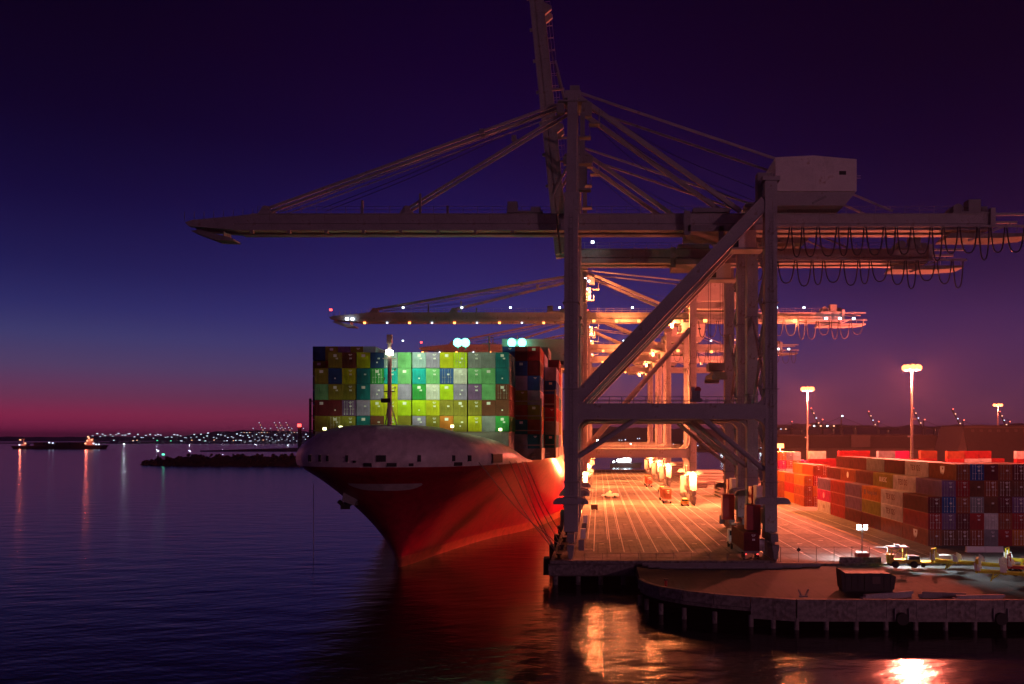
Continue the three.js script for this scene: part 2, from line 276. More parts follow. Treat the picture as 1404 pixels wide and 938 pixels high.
const DK = [[0, 0], [0.8, 4.4], [2.5, 8.4], [6, 12.7], [10, 15.0], [16, 17.4], [24, 19.3], [32, 20.6], [45, 22.7], [60, 24.3], [80, 25], [400, 25]];
const STEM = [[-2, 146.6], [0, 146.3], [4, 145.6], [8, 143.2], [12, 138.8], [15, 134.6], [17.9, 130]];
const half = (h, s) => { const w = Math.max(0, h / DECK) ** 1.15; return interp(WL, s) * (1 - w) + interp(DK, s) * w; };
const hullPoint = (side, h, s) => V(side * half(h, s), h, SD - (interp(STEM, h) + s));
const ship = thing('container_ship', 'large red container ship moored at the quay, white bow shield facing out', 'ship', [SX, WATER, -SD]);
function grid(nu, nv, fn, smooth = true) {
  const pos = [], idx = []; for (let j = 0; j <= nv; j++) for (let i = 0; i <= nu; i++) { const p = fn(i / nu, j / nv); pos.push(p.x, p.y, p.z); }
  for (let j = 0; j < nv; j++) for (let i = 0; i < nu; i++) { const a = j * (nu + 1) + i; idx.push(a, a + 1, a + nu + 2, a, a + nu + 2, a + nu + 1); }
  const g = new THREE.BufferGeometry(); g.setAttribute('position', new THREE.Float32BufferAttribute(pos, 3)); g.setIndex(idx); g.computeVertexNormals(); return g;
}
const sOf = (u) => 300 * (u * 0.1 + 0.9 * u * u * u);                // dense at the stem
const around = (u) => (u < 0.5 ? [-1, sOf(1 - 2 * u)] : [1, sOf(2 * u - 1)]);
new MB().add(grid(120, 26, (u, v) => { const [sd, s] = around(u); return hullPoint(sd, 1.9 + (DECK - 1.9) * v, s); })).build('hull', M.hull, ship);
new MB().add(grid(120, 6, (u, v) => { const [sd, s] = around(u); return hullPoint(sd, -1.6 + 3.5 * v, s); })).build('boot_topping', M.boot, ship);
new MB().add(grid(60, 2, (u, v) => { const s = 26 + 270 * u; return V((v * 2 - 1) * half(DECK, s), DECK - 0.02, SD - 130 - s); })).build('deck', M.shipSteel, ship);
{ // white emblem band across the stem
  const pos = (u, v) => { // u across -1..1, v 0 bottom..1 top
    const b = u * 5.9, top = 14.9, bot = 13.7 + 0.95 * u * u * u * u; const h = bot + (top - bot) * v;
    let lo = 0, hi = 20; for (let k = 0; k < 40; k++) { const m = (lo + hi) / 2; if (half(h, m) < Math.abs(b)) lo = m; else hi = m; }
    const p = V(b, h, SD - (interp(STEM, h) + lo)); p.z += 0.06; p.x *= 1.004; return p;
  };
  new MB().add(grid(40, 4, (u, v) => pos(u * 2 - 1, v))).build('white_band', M.hullWhite, ship);
}
// bow shield: curls up and inboard from the deck edge
const shH = (s) => interp([[0, 6.6], [5, 6.3], [10, 5.6], [16, 4.9], [21, 4.1], [26, 2.8], [31, 1.3], [34, 0.6], [37, 0.4]], s);
const shieldPoint = (side, s, t) => {
  const e = 0.05, p = V(side * half(DECK, s), 0, SD - 130 - s), a = V(side * half(DECK, Math.max(0, s - e)), 0, SD - 130 - Math.max(0, s - e)), b = V(side * half(DECK, s + e), 0, SD - 130 - s - e);
  const tan = b.clone().sub(a).normalize(), inn = side > 0 ? V(tan.z, 0, -tan.x) : V(-tan.z, 0, tan.x); if (inn.x * side > 0 || inn.z > 0.2) inn.negate();
  const k = shH(s) / 6.7, up = t < 0.18 ? t / 0.18 * 0.22 : 0.22 + 0.78 * Math.sin((t - 0.18) / 0.82 * Math.PI / 2), ins = t < 0.18 ? -0.25 * Math.sin(t / 0.18 * Math.PI / 2) : -0.25 + 7.2 * (1 - Math.cos((t - 0.18) / 0.82 * Math.PI / 2));
  return V(p.x, DECK - 0.25 + shH(s) * up, p.z).add(inn.multiplyScalar(ins * interp([[0, 0.6], [4, 0.88], [9, 0.92], [15, 0.78], [22, 0.5], [30, 0.26], [37, 0.1]], s)));
};
const sh = (u) => { const w = Math.abs(u * 2 - 1); return [u < 0.5 ? -1 : 1, 36 * (0.12 * w + 0.88 * w ** 2.2)]; };
new MB().add(grid(96, 22, (u, v) => { const [sd, s] = sh(u); return shieldPoint(sd, s, v); })).build('bow_shield', M.hullWhite, ship);
new MB().add(grid(96, 3, (u, v) => { const [sd, s] = sh(u); const p = shieldPoint(sd, s, 1); p.y -= 0.35 * v; p.z -= 0.5 * v; return p; })).build('shield_rim', M.hullWhite, ship);
for (const [px, py, w, h] of [[425, 626, 3, 9], [439, 626, 2.4, 9], [449.5, 626, 2.4, 8], [475, 626, 2.6, 9], [520, 627, 13, 9], [574.5, 627, 4, 9], [621.5, 626, 3, 8], [643.5, 625, 3, 8], [681, 626, 10, 12], [506, 635.5, 11, 5], [536, 635.5, 13, 5], [564, 636.5, 6, 4], [628, 634.5, 9, 5], [486, 635, 4, 3]]) { // openings for the mooring lines
  let best, bd = 1e9; for (let k = 0; k <= 400; k++) for (const sd of [-1, 1]) for (const t of [0.05, 0.11, 0.17]) { const s = 34 * (k / 400), p = shieldPoint(sd, s, t), wx = p.x + SX, wy = p.y + WATER, d = SD - p.z; const e = Math.hypot(CX + wx * F / d - px, CY - (wy - CAM_Y) * F / d - py); if (e < bd) { bd = e; best = { p, d, sd, s, t }; } }
  const q = shieldPoint(best.sd, best.s + 0.4, best.t).sub(shieldPoint(best.sd, Math.max(0, best.s - 0.4), best.t)).normalize(), sx = w * best.d / F / Math.max(0.35, Math.abs(q.x)), sy = h * best.d / F;
  const m = new MB(); m.box(0, 0, 0, sx, sy, 0.5); const f = [1, -1].map((e) => new MB().box(0, e * (sy / 2 + 0.06), 0, sx + 0.24, 0.12, 0.62));
  const o = m.build('fairlead', M.black, ship); o.position.copy(best.p); o.rotation.y = Math.atan2(-q.z, q.x) + (q.x < 0 ? Math.PI : 0); if (sy > 0.8) for (const e of f) e.build('lip', M.hullWhite, o);
}
// anchor on its bolster
{
  let p, near = 1e9; for (let h = 8; h < 14; h += 0.25) for (let q = 2; q < 40; q += 0.25) { const c = hullPoint(-1, h, q), d = SD - c.z, e = Math.hypot(CX + (c.x + SX) * F / d - 480, CY - (c.y + WATER - CAM_Y) * F / d - 684); if (e < near) { near = e; p = c; } }
  p.add(V(-0.3, 0, 0.3)); const m = new MB();
  new MB().plate([[-1.5, -1.2], [0.6, -2], [1.9, 0.6], [1.2, 1.9], [-1.0, 1.2]], -1.3, 1.3).build('anchor_bolster', M.craneDark, ship).position.copy(p.clone().add(V(0.9, 0.9, 0)));
  m.bar(V(0, 1.6, 0), V(-0.3, -1.3, 0.4), 0.5, 0.5).bar(V(-1.5, -0.4, 0.3), V(-0.3, -1.4, 0.4), 0.7, 0.6).bar(V(1.0, -0.7, 0.5), V(-0.3, -1.4, 0.4), 0.7, 0.6).box(-0.3, -1.4, 0.4, 1.5, 0.8, 0.8);
  const a = m.build('anchor', M.black, ship); a.position.copy(p); a.scale.setScalar(0.95); new MB().tube(p.clone().add(V(0, 1.6, 0)), p.clone().add(V(1.4, 4.6, -0.6)), 0.22).build('anchor_chain', M.black, ship);
  new MB().tube(V(-18.6, 13.6, SD - 158), V(-18.6, -1, SD - 158), 0.05).build('buoy_rope', M.rope, ship);
}
// foremast with its working light
const mastX = -0.6, mastZ = SD - 142;
{
  const m = new MB().tube(V(mastX, 17.6, mastZ), V(mastX, 38, mastZ), 0.42, 10, 0.3).box(mastX, 38.6, mastZ, 0.8, 1.5, 0.7); m.build('foremast', M.shipCream, ship);
  for (const s of [-1, 1]) new MB().tube(V(mastX, 28.5, mastZ), V(mastX + s * 1.3, 23, mastZ - 1.2), 0.12).build('mast_strut', M.shipCream, ship);
  new MB().box(mastX - 0.6, 28.4, mastZ, 1.5, 0.7, 0.9).build('radar', M.black, ship); new MB().box(mastX, 29.9, mastZ, 1.7, 0.12, 0.6).build('mast_yard', M.black, ship);
  new MB().box(mastX, 35.4, mastZ, 2.2, 0.14, 0.5).build('crosstree', M.shipCream, ship);
  for (const e of [0.5, -0.55]) new MB().box(mastX, 36.4, mastZ + e, 0.85, 0.8, 0.3).build('mast_lamp', M.lampFore, ship);
  for (let i = 0; i < 4; i++) new MB().box(mastX + (i % 2 ? 0.9 : -0.9), 29 + i * 1.5, mastZ, 0.25, 0.3, 0.25).build('mast_fitting', M.shipCream, ship);
  spotLight(LIGHT.foremast, 880, V(SX + mastX, WATER + 36.2, -142.95), V(SX + mastX + 9, WATER + 30, -156), 1.2, 14, scene, 0.5);
}
for (const [px, py] of [[445, 588], [467, 586], [620, 584.5], [686, 589]]) { const p = at(px, py, 151), o = new MB().box(p.x - SX, p.y - WATER, SD - 151, 0.5, 0.45, 0.4).build('deck_lamp', M.lampAmberWhite, ship); new MB().box(p.x - SX, (p.y - WATER + DECK) / 2, SD - 151.3, 0.15, p.y - WATER - DECK, 0.15).build('lamp_post', M.shipSteel, ship); if (px > 450) spotLight(LIGHT.foremast, px > 600 ? 60 : 26, V(p.x, p.y + 0.2, -151.4), V(p.x + (px > 650 ? -4 : 0), p.y + 7, -156), 1.25, 10, scene, 0.5); }
// coaming blocks that carry the deck cargo, lashing bridges, deckhouse
const lash = (x0, x1, y0, y1, z) => { for (let x = x0; x <= x1 + 0.01; x += (x1 - x0) / 7) new MB().box(x, (y0 + y1) / 2, z, 0.35, y1 - y0, 0.5).build('lashing_post', M.shipSteel, ship); for (let y = y0 + 2.9; y <= y1; y += 2.9) new MB().box((x0 + x1) / 2, y, z, x1 - x0 + 0.3, 0.2, 0.9).build('lashing_walkway', M.shipSteel, ship); };
new MB().span(-17.7, 17.7, 17.88, 23.35, SD - 168, SD - 156.2).build('hatch_coaming', M.shipSteel, ship);
for (const [d, w] of [[169.4, 22.8], [184, 25], [198, 25], [211.5, 25]]) new MB().span(-w, w, 17.88, 20.08, SD - d - 12.2, SD - d).build('hatch_coaming', M.shipSteel, ship);
lash(-22.8, 22.8, 17.88, 30, SD - 168.7); lash(-24.9, 24.9, 17.88, 32.6, SD - 182.9); lash(-24.9, 24.9, 17.88, 32.6, SD - 197);
new MB().span(-24, 24, 17.9, 41.2, SD - 240, SD - 230).build('deckhouse', M.shipCream, ship);
new MB().span(-25, 25.2, 41.25, 43.6, SD - 239, SD - 231).span(8, 25, 43.6, 49.2, SD - 239, SD - 232).build('wheelhouse', M.shipCream, ship);
new MB().span(-24.6, 24.8, 42.1, 43.1, SD - 230.98, SD - 230.9).build('wheelhouse_window', M.glass, ship);
new MB().cyl(4, 47, SD - 236, 0.25, 7).box(4, 48.4, SD - 236, 4, 0.2, 0.2).box(4, 50, SD - 236, 2.4, 0.2, 0.2).build('radar_mast', M.shipSteel, ship);
for (const px of [627, 637.5, 701.5, 715.5]) { const p = at(px, 469.5, 229); const x = p.x - SX; new MB().cyl(x, p.y - WATER, SD - 229.6, 1.15, 0.5, 'z', 18).build('deck_floodlight', M.lampTeal, ship); new MB().box(x, p.y - WATER - 1.1, SD - 230.2, 0.3, 1.6, 0.3).build('floodlight_bracket', M.shipSteel, ship); spotLight(LIGHT.teal, 380, V(p.x, p.y, -229), V(p.x - 4, 30, -190), 0.75, 30); pointLight(LIGHT.teal, 60, V(p.x, p.y + 0.2, -229.2), 20); }
{ // quay-side rail and port side light
  new MB().box(-22.9, 21.2, SD - 163, 0.5, 6.4, 0.6).build('side_light_post', M.craneDark, ship); new MB().box(-22.9, 24.6, SD - 162.8, 0.55, 0.55, 0.55).build('side_light', M.lampRed, ship);
  const m = new MB(); for (let s = 36; s < 290; s += 2.4) { const p = hullPoint(1, DECK, s); m.box(p.x - 0.1, p.y + 0.55, p.z, 0.06, 1.1, 0.06); } for (const y of [0.55, 1.1]) for (let s = 36; s < 288; s += 8) m.tube(hullPoint(1, DECK, s).add(V(-0.1, y, 0)), hullPoint(1, DECK, s + 8).add(V(-0.1, y, 0)), 0.035, 5); m.build('side_railing', M.shipSteel, ship);
}
// mooring lines down to the quay bollards
[[20, 1, 0], [24, 1, 0], [28, 1, 1], [14, 1, 0], [31, 1, 2], [9, 1, 1]].forEach(([s, sd, b], i) => {
  const a = shieldPoint(sd, s, 0.08).add(V(SX, WATER, -SD)), e = V(QX + 1.1, 0.5, -QD - 5 - b * 11), c = a.clone().lerp(e, 0.5).add(V(0, -1.2, 0));
  tag(new MB().curve([a, c, e], 0.075, 18, 5).build('mooring_rope', M.rope), `pale mooring rope from the ${ORD[i + 1]} lead of the bow shield down to the quay`, 'rope');
});

// ---------------------------------------------------------------- containers
const BOX_W = 2.44, BOX_H = 2.83, BOX_L = 12.19;
function corrugated(n, len, depth, height, up = 0.16, down = 0.12) { // wall in x (0..len), y, bulging to +z from 0
  const pos = [], prof = []; const s = len / n; for (let i = 0; i < n; i++) prof.push([i * s, 0], [i * s + s * 0.3, 0], [i * s + s * 0.45, depth], [i * s + s * 0.85, depth]); prof.push([len, 0]);
  for (let i = 0; i < prof.length - 1; i++) { const [x0, z0] = prof[i], [x1, z1] = prof[i + 1]; pos.push(x0, down, z0, x1, down, z1, x1, height - up, z1, x0, down, z0, x1, height - up, z1, x0, height - up, z0); }
  const g = new THREE.BufferGeometry(); g.setAttribute('position', new THREE.Float32BufferAttribute(pos, 3)); g.computeVertexNormals(); return g;
}
const boxGeo = {};
for (const [key, len] of [['forty', BOX_L], ['twenty', 6.06]]) {
  const w = BOX_W / 2, body = new MB(), fr = new MB(), n = key === 'forty' ? 40 : 20;   // front end at z = 0, length along -z
  const T4 = (rx, x, y, z) => new THREE.Matrix4().makeRotationY(rx).setPosition(x, y, z);
  body.add(corrugated(n, len - 0.2, 0.036, BOX_H), T4(Math.PI / 2, w - 0.05, 0, -0.1)).add(corrugated(n, len - 0.2, 0.036, BOX_H), T4(-Math.PI / 2, -w + 0.05, 0, -len + 0.1));
  body.span(-w + 0.03, w - 0.03, BOX_H - 0.16, BOX_H - 0.02, -len + 0.06, -0.06).span(-w + 0.05, w - 0.05, 0.1, 0.2, -len + 0.06, -0.06).span(-w + 0.08, w - 0.08, 0.1, BOX_H - 0.1, -len + 0.03, -len + 0.1);
  const plain = new MB(); plain.list.push(...body.list); plain.add(corrugated(9, BOX_W - 0.3, 0.045, BOX_H, 0.14, 0.14), T4(0, -w + 0.15, 0, -0.06));
  for (const x of [-w, w - 0.15]) for (const z of [-len, -0.15]) fr.span(x, x + 0.15, 0, BOX_H, z, z + 0.15);
  for (const y of [0, BOX_H - 0.12]) { for (const z of [-len, -0.12]) fr.span(-w + 0.15, w - 0.15, y, y + 0.12, z, z + 0.12); for (const x of [-w + 0.005, w - 0.085]) fr.span(x, x + 0.08, y, y + 0.12, -len + 0.15, -0.15); }
  boxGeo[key] = { plain: plain.geom(), open: body.geom(), frame: fr.geom() };
}
const doorGeo = new MB().span(-0.53, 0.53, 0.14, BOX_H - 0.13, -0.06, -0.02).span(-0.5, 0.5, 0.75, 0.79, -0.02, 0).span(-0.5, 0.5, 1.45, 1.49, -0.02, 0).span(-0.5, 0.5, 2.1, 2.14, -0.02, 0).geom();
const rodGeo = new MB().cyl(0, BOX_H / 2, 0.03, 0.024, BOX_H - 0.25, 'y', 6).box(0, 0.3, 0.03, 0.13, 0.1, 0.08).box(0, BOX_H - 0.3, 0.03, 0.13, 0.1, 0.08).box(0.09, 1.2, 0.05, 0.34, 0.05, 0.05).geom();
const markGeo = { id: new MB().box(0.28, 2.45, 0.012, 0.62, 0.12, 0.008).box(0.28, 2.25, 0.012, 0.34, 0.1, 0.008).geom(), logo: new MB().box(0, 2.25, 0.018, 0.66, 0.5, 0.008).geom(), data: new MB().box(0.32, 1.72, 0.012, 0.4, 0.28, 0.008).geom(), tick: new MB().box(0, 1.0, 0.018, 0.26, 0.24, 0.008).geom() };
const colours = {
  brown: [0.20, 0.06, 0.035], maroon: [0.17, 0.02, 0.03], red: [0.42, 0.025, 0.03], orange: [0.62, 0.20, 0.03], yellow: [0.56, 0.55, 0.012], lime: [0.52, 0.68, 0.012], olive: [0.30, 0.25, 0.03], green: [0.04, 0.34, 0.07], mint: [0.20, 0.52, 0.22],
  teal: [0.012, 0.19, 0.22], turquoise: [0.01, 0.42, 0.46], navy: [0.02, 0.06, 0.20], blue: [0.03, 0.10, 0.36], grey: [0.28, 0.29, 0.31], pale: [0.36, 0.48, 0.56], lavender: [0.36, 0.30, 0.48], purple: [0.22, 0.11, 0.28], white: [0.68, 0.66, 0.64], magenta: [0.62, 0.02, 0.20], rust: [0.36, 0.085, 0.035],
};
const boxMat = {}; const paintOf = (c) => boxMat[c] ??= phys(colours[c], { map: T.box, roughness: 0.72, specularIntensity: 0.4 });
let boxCount = 0;
function container(colour, [x, y, z], { doors = false, size = 'forty', label, group, marks = 'id', turn = 0, rods = doors, pale = true } = {}) {
  const c = thing('shipping_container', label, 'container', [x, y, z], group, turn), g = boxGeo[size], m = paintOf(colour); boxCount++;
  mesh('body', doors ? g.open : g.plain, m, c); mesh('frame', g.frame, m, c);
  if (doors) { for (const s of [-1, 1]) { const d = mesh('door', doorGeo, m, c); d.position.x = s * 0.535; if (rods) for (const r of [-0.22, 0.22]) { const q = mesh('lock_rod', rodGeo, !pale ? m : (Math.floor(boxCount * 7.3) % 5) < 2 ? M.white : (Math.floor(boxCount * 3.1) % 3) ? M.pole : m, d); q.position.x = r * 1.0; } } }
  if (marks && markGeo[marks]) mesh('marking', markGeo[marks], M.white, c);
  if (doors) mesh('marking', markGeo.data, M.white, c);
  return c;
}
// the foremost bay of the ship: five tiers of fourteen, top tier first; . = empty
const PAL = { b: 'brown', m: 'maroon', r: 'red', o: 'orange', y: 'yellow', l: 'lime', v: 'olive', g: 'green', i: 'mint', t: 'teal', q: 'turquoise', n: 'navy', u: 'blue', e: 'grey', p: 'pale', a: 'lavender', x: 'purple', w: 'white' };
const bay = ['.vblnpipayleet', 'vnytgqiqiuwiit', 'ivvtayagwlaxib', 'mmxayyllyvvvbb', 'vvvtblvavovyeg'];
const PITCH = 2.51, TIER = 2.91, TOP = 34.6 - 2.9, BAYD = 156, GAP = (k) => 0.1 * ((k > 2) + (k > 6) + (k > 10)) * 1.5;
bay.forEach((row, r) => [...row].forEach((c, k) => {
  if (c === '.') return;
  const x = SX - 17.75 + PITCH * (k + 0.5) + GAP(k), q = 14 - k;
  container(PAL[c], [x, TOP - r * TIER, -BAYD], { label: `${PAL[c]} container in the ship's foremost bay, ${ORD[r + 1]} tier down, ${ORD[q]} stack from the quay`, group: 'containers in the foremost bay', pale: (k + r) % 5 === 0, doors: (k * 5 + r * 3 + (k * r) % 2) % 3 > 0, marks: [null, 'logo', 'id', 'logo', 'tick', 'id'][(k * 7 + r * 3) % 6] });
}));
// second bay: a tier higher at the seaward end, broader towards the quay
const bay2 = (k, r, c, d, n, top, name) => { const x = SX - n * PITCH / 2 + PITCH * (k + 0.5), q = n - k; container(c, [x, top - r * TIER, -d], { label: `${c} container in the ship's ${name} bay, ${ORD[r + 1]} tier down, ${ORD[q]} stack from the quay`, group: `containers in the ${name} bay`, marks: [null, 'logo', null, 'id'][(k + r) % 4] }); };
const dark = ['maroon', 'olive', 'grey', 'blue', 'rust', 'red', 'lavender', 'teal'];
const B2TOP = 37.15 - 2.9;
['navy', 'olive', 'purple', 'olive', 'pale'].forEach((c, k) => bay2(k, 0, c, 169.4, 18, B2TOP, 'second'));
for (let k = 0; k < 3; k++) for (let r = 1; r < 7; r++) bay2(k, r, dark[(k * 3 + r) % 8], 169.4, 18, B2TOP, 'second');
for (let k = 14; k < 18; k++) for (let r = k === 14 ? 1 : 0; r < 7; r++) bay2(k, r, dark[(k * 5 + r * 3) % 8], 169.4, 18, B2TOP, 'second');
for (let k = 3; k < 5; k++) for (let r = 1; r < 7; r++) bay2(k, r, dark[(k * 5 + r) % 8], 169.4, 18, B2TOP, 'second');
for (let k = 17; k < 20; k++) for (let r = (k === 19 ? 1 : 0); r < 7; r++) bay2(k, r, dark[(k * 3 + r * 5) % 8], 184, 20, B2TOP, 'third');
for (let k = 18; k < 20; k++) for (let r = (k === 19 ? 1 : 0); r < 8; r++) bay2(k, r, dark[(k + r * 5) % 8], 198, 20, B2TOP + 2.9, 'fourth');

// ---------------------------------------------------------------- ship-to-shore cranes
const XW = -4.2, XL = 27;                                             // rails
function crane({ d, label, tip = -67.7, back = 71, up = false, low = false, lit = false, apexY = 75, fest = [], tag2 }) {
  const z0 = -(d + 8), g = thing('quay_crane', label, 'crane', [0, 0, z0], 'quay cranes along the berth');
  const P = M.crane, D = M.craneDark;
  const LW = 2.15, LL = 1.9, topL = 59, topW = 57.2, b0 = low ? 13.5 : 21.9, b1 = low ? 15.8 : 24.1;
  for (const z of [8, -8]) {
    const bands = (x, w, y1) => { const m = new MB(); for (let y = 7; y < y1; y += 8.3) m.box(x, y, z, w + 0.14, 0.22, w * 0.86 + 0.14); return m; };
    let l = new MB().span(XW - LW / 2, XW + LW / 2, 4.2, topW, z - 1.05, z + 1.05).build('leg', P, g); bands(XW, LW, topW).build('flange', P, l);
    l = new MB().span(XL - LL / 2, XL + LL / 2, 4.2, topL, z - 1, z + 1).build('leg', P, g); bands(XL, LL, topL).build('flange', P, l);
    new MB().span(XL - 1.35, XL + 1.35, topL + 0.02, topL + 0.7, z - 1.2, z + 1.2).build('leg_cap', P, g);
    const beam = new MB().span(XW + LW / 2, XL - LL / 2, b0, b1, z - 0.95, z + 0.95).build('portal_beam', P, g);
    new MB().span(XW + 1.3, XL - 1.2, b1 + 0.01, b1 + 0.12, z - 1.15, z + 1.15).span(XW + 1.3, XL - 1.2, b0 - 0.12, b0 - 0.01, z - 1.15, z + 1.15).build('beam_flange', P, beam);
    for (const [sx, x] of [[1, XW + LW / 2], [-1, XL - LL / 2]]) for (const [sy, y] of [[1, b1 + 0.13], [-1, b0 - 0.13]]) { // curved gussets
      const r = low ? 1.9 : 1.7, pts = [[x, y]]; for (let k = 0; k <= 8; k++) { const a = k / 8 * Math.PI / 2; pts.push([x + sx * r * (1 - Math.sin(a)), y + sy * r * (1 - Math.cos(a))]); }
      new MB().plate(pts, z - 0.85, z + 0.85).build('gusset', P, g);
    }
    { const m = new MB(); for (const e of [1.1, -1.1]) { for (let x = XW + 2.2; x < XL - 2; x += 1.9) m.box(x, b1 + 0.7, z + e, 0.06, 1.15, 0.06); for (const y of [0.7, 1.25]) m.box((XW + XL) / 2, b1 + y, z + e, XL - XW - 4.4, 0.05, 0.05); } m.build('beam_railing', D, beam); }
    for (const [x, w] of [[XW, LW], [XL, LL]]) { const m = new MB(); for (const e of [-0.25, 0.25]) m.box(x + e, 32, z + (z > 0 ? 1.22 : -1.22), 0.06, 44, 0.06); for (let y = 10; y < 54; y += 0.9) m.box(x, y, z + (z > 0 ? 1.22 : -1.22), 0.5, 0.05, 0.05); m.build('ladder', D, g); for (const y of [12, 26.5, 40]) new MB().box(x, y, z, w + 0.5, 0.1, 2.9).build('rest_platform', D, g); }
    const y1 = low ? 50 : 55.8;
    { const a = V(XW + 1, b1 + (low ? 0.6 : 1), z), e = V(XL - 0.8, y1, z), db = new MB().bar(a, e, 1.5, low ? 1.3 : 1.75).build('diagonal_brace', P, g); const fl = new MB(), up = V(-(e.y - a.y), e.x - a.x, 0).normalize(); for (const k of [1, -1]) fl.bar(a.clone().addScaledVector(up, k * (low ? 0.7 : 0.93)), e.clone().addScaledVector(up, k * (low ? 0.7 : 0.93)), 1.9, 0.1); fl.build('brace_flange', P, db); for (let k = 1; k < 6; k++) new MB().bar(a.clone().lerp(e, k / 6 - 0.004), a.clone().lerp(e, k / 6 + 0.004), 1.62, low ? 1.42 : 1.88).build('splice', P, db); }
    if (!low) { new MB().tube(V(6.1, b0, z), V(XW + 1, b0 - 6, z), 0.42, 10).build('knee_brace', P, g); new MB().tube(V(16.5, b0, z), V(XL - 0.9, b0 - 8, z), 0.42, 10).build('knee_brace', P, g); }
    for (const x of [XW, XL]) {                                        // bumper platform and bogies
      new MB().plate([[x - 2.7, 8.6], [x + 2.7, 8.6], [x + 2.7, 9.0], [x + 2.3, 9.5], [x + 1.6, 9.65], [x - 1.6, 9.65], [x - 2.3, 9.5], [x - 2.7, 9.0]], z + (z > 0 ? 1.06 : -2.4), z + (z > 0 ? 2.4 : -1.06)).build('leg_platform', P, g);
      const bo = new MB().span(x - 0.55, x + 0.55, 2.9, 4.18, z - 3.6, z + 3.6).span(x - 0.5, x + 0.5, 1.6, 2.6, z - 4.4, z - 0.6).span(x - 0.5, x + 0.5, 1.6, 2.6, z + 0.6, z + 4.4).span(x - 0.25, x + 0.25, 2.6, 2.9, z - 2.8, z - 2.2).span(x - 0.25, x + 0.25, 2.6, 2.9, z + 2.2, z + 2.8).build('bogie', D, g);
      for (let k = 0; k < 8; k++) new MB().cyl(x, 0.42, z - 4.2 + k * 1.2, 0.4, 0.26, 'x', 14).span(x - 0.35, x + 0.35, 0.5, 1.6, z - 4.45 + k * 1.2, z - 3.95 + k * 1.2).build('wheel', D, bo);
      new MB().box(x + (x < 0 ? 1.6 : -1.6), 2.2, z + 1, 0.9, 1.7, 1.2).build('drive_box', k4(x, z) && !lit ? M.white : D, g);
    }
  }
  for (const x of [XW, XL]) { // sill beams and ties along the quay
    new MB().span(x - 0.8, x + 0.8, 5.2, 7.6, -6.93, 6.93).build('sill_beam', P, g);
    new MB().span(x - 0.7, x + 0.7, b0 + 0.3, b1 - 0.3, -6.93, 6.93).build('portal_tie', P, g);
    new MB().span(x - 0.7, x + 0.7, (x < 0 ? topW : topL) - 2.6, (x < 0 ? topW : topL) - 0.4, -6.93, 6.93).build('top_tie', P, g);
    for (const s of [-1, 1]) new MB().tube(V(x, b1, s * 6.9), V(x, 40, -s * 6.9), 0.3).build('side_brace', P, g);
  }
  // girder, boom, rails
  const box2 = (x0, x1, name, parent = g) => {
    const m = new MB(); for (const z of [1.7, -1.7]) m.span(x0, x1, 54.0, 55.55, z - 0.55, z + 0.55).span(x0, x1, 52.85, 53.75, z - 0.8, z + 0.8).span(x0, x1, 53.72, 54.02, z - 0.3, z + 0.3).span(x0, x1, 55.5, 55.62, z - 0.75, z + 0.75);
    for (let x = x0 + 1; x < x1; x += 8) m.span(x, x + 0.5, 54.2, 55.3, -1.2, 1.2); return m.build(name, P, parent);
  };
  const rails = (x0, x1, parent) => { const m = new MB(); for (const z of [2.35, -2.35]) { for (let x = x0; x <= x1; x += 2.4) m.box(x, 56.2, z, 0.07, 1.2, 0.07); for (const y of [56.2, 56.8]) m.box((x0 + x1) / 2, y, z, x1 - x0, 0.05, 0.05); } return m.build('walkway_railing', D, parent); };
  const nubs = (x0, x1, parent) => { for (let x = x0; x < x1; x += 6.1) new MB().box(x, 52.6, 2.2, 0.5, 0.5, 0.5).build('lamp_bracket', D, parent); };
  const gird = box2(-6.4, back - 7, 'girder'); rails(-5, back - 9, gird);
  const pivot = new THREE.Group(); pivot.name = 'boom'; pivot.position.set(-6.6, 54.6, 0); g.add(pivot);
  {
    const o = new THREE.Group(); const m = new MB(), off = V(6.6, -54.6, 0), x1 = -6.8, x0 = tip + 8;
    for (const z of [1.7, -1.7]) { m.plate([[x0, 54.0], [x1, 54.0], [x1, 55.55], [x0 + 3, 55.55], [x0, 55.2], [tip + 1.2, 54.6], [tip, 54.2], [tip + 0.6, 53.6], [x0, 53.0]], z - 0.55, z + 0.55); m.span(x0 + 0.1, x1, 52.85, 53.75, z - 0.8, z + 0.8).span(x0 + 0.1, x1, 53.72, 54.02, z - 0.3, z + 0.3).span(x0 + 3, x1, 55.5, 55.62, z - 0.75, z + 0.75); }
    for (let x = x0 + 1; x < x1; x += 8) m.span(x, x + 0.5, 54.2, 55.3, -1.2, 1.2); m.span(tip + 1.5, tip + 2.1, 53.8, 54.5, -1.2, 1.2);
    const add = (mb, name, mat) => { const q = mb.build(name, mat, pivot); q.position.copy(off); return q; };
    add(m, 'boom_girder', P);
    const r = new MB(); for (const z of [2.35, -2.35]) { for (let x = x0 + 4; x <= x1; x += 2.4) r.box(x, 56.2, z, 0.07, 1.2, 0.07); for (const y of [56.2, 56.8]) r.box((x0 + 4 + x1) / 2, y, z, x1 - x0 - 4, 0.05, 0.05); for (let x = tip; x < x0 + 4; x += 1.6) r.box(x, 55.2 + (x - tip) * 0.05, z, 0.07, 1.3, 0.07); } add(r, 'boom_railing', D);
    const tp = new MB().plate([[tip + 2, 53.2], [tip + 7, 51.9], [tip + 7.6, 51.7], [tip + 7.6, 51.4], [tip + 4.6, 51.5], [tip + 0.6, 53.0]], -1.5, 1.5).box(tip + 6, 52.3, 0, 0.1, 1.2, 3); add(tp, 'tip_platform', D);
    for (let x = x0 + 3; x < x1 - 2; x += 6.1) add(new MB().box(x, 52.6, 2.2, 0.5, 0.5, 0.5), 'lamp_bracket', D);
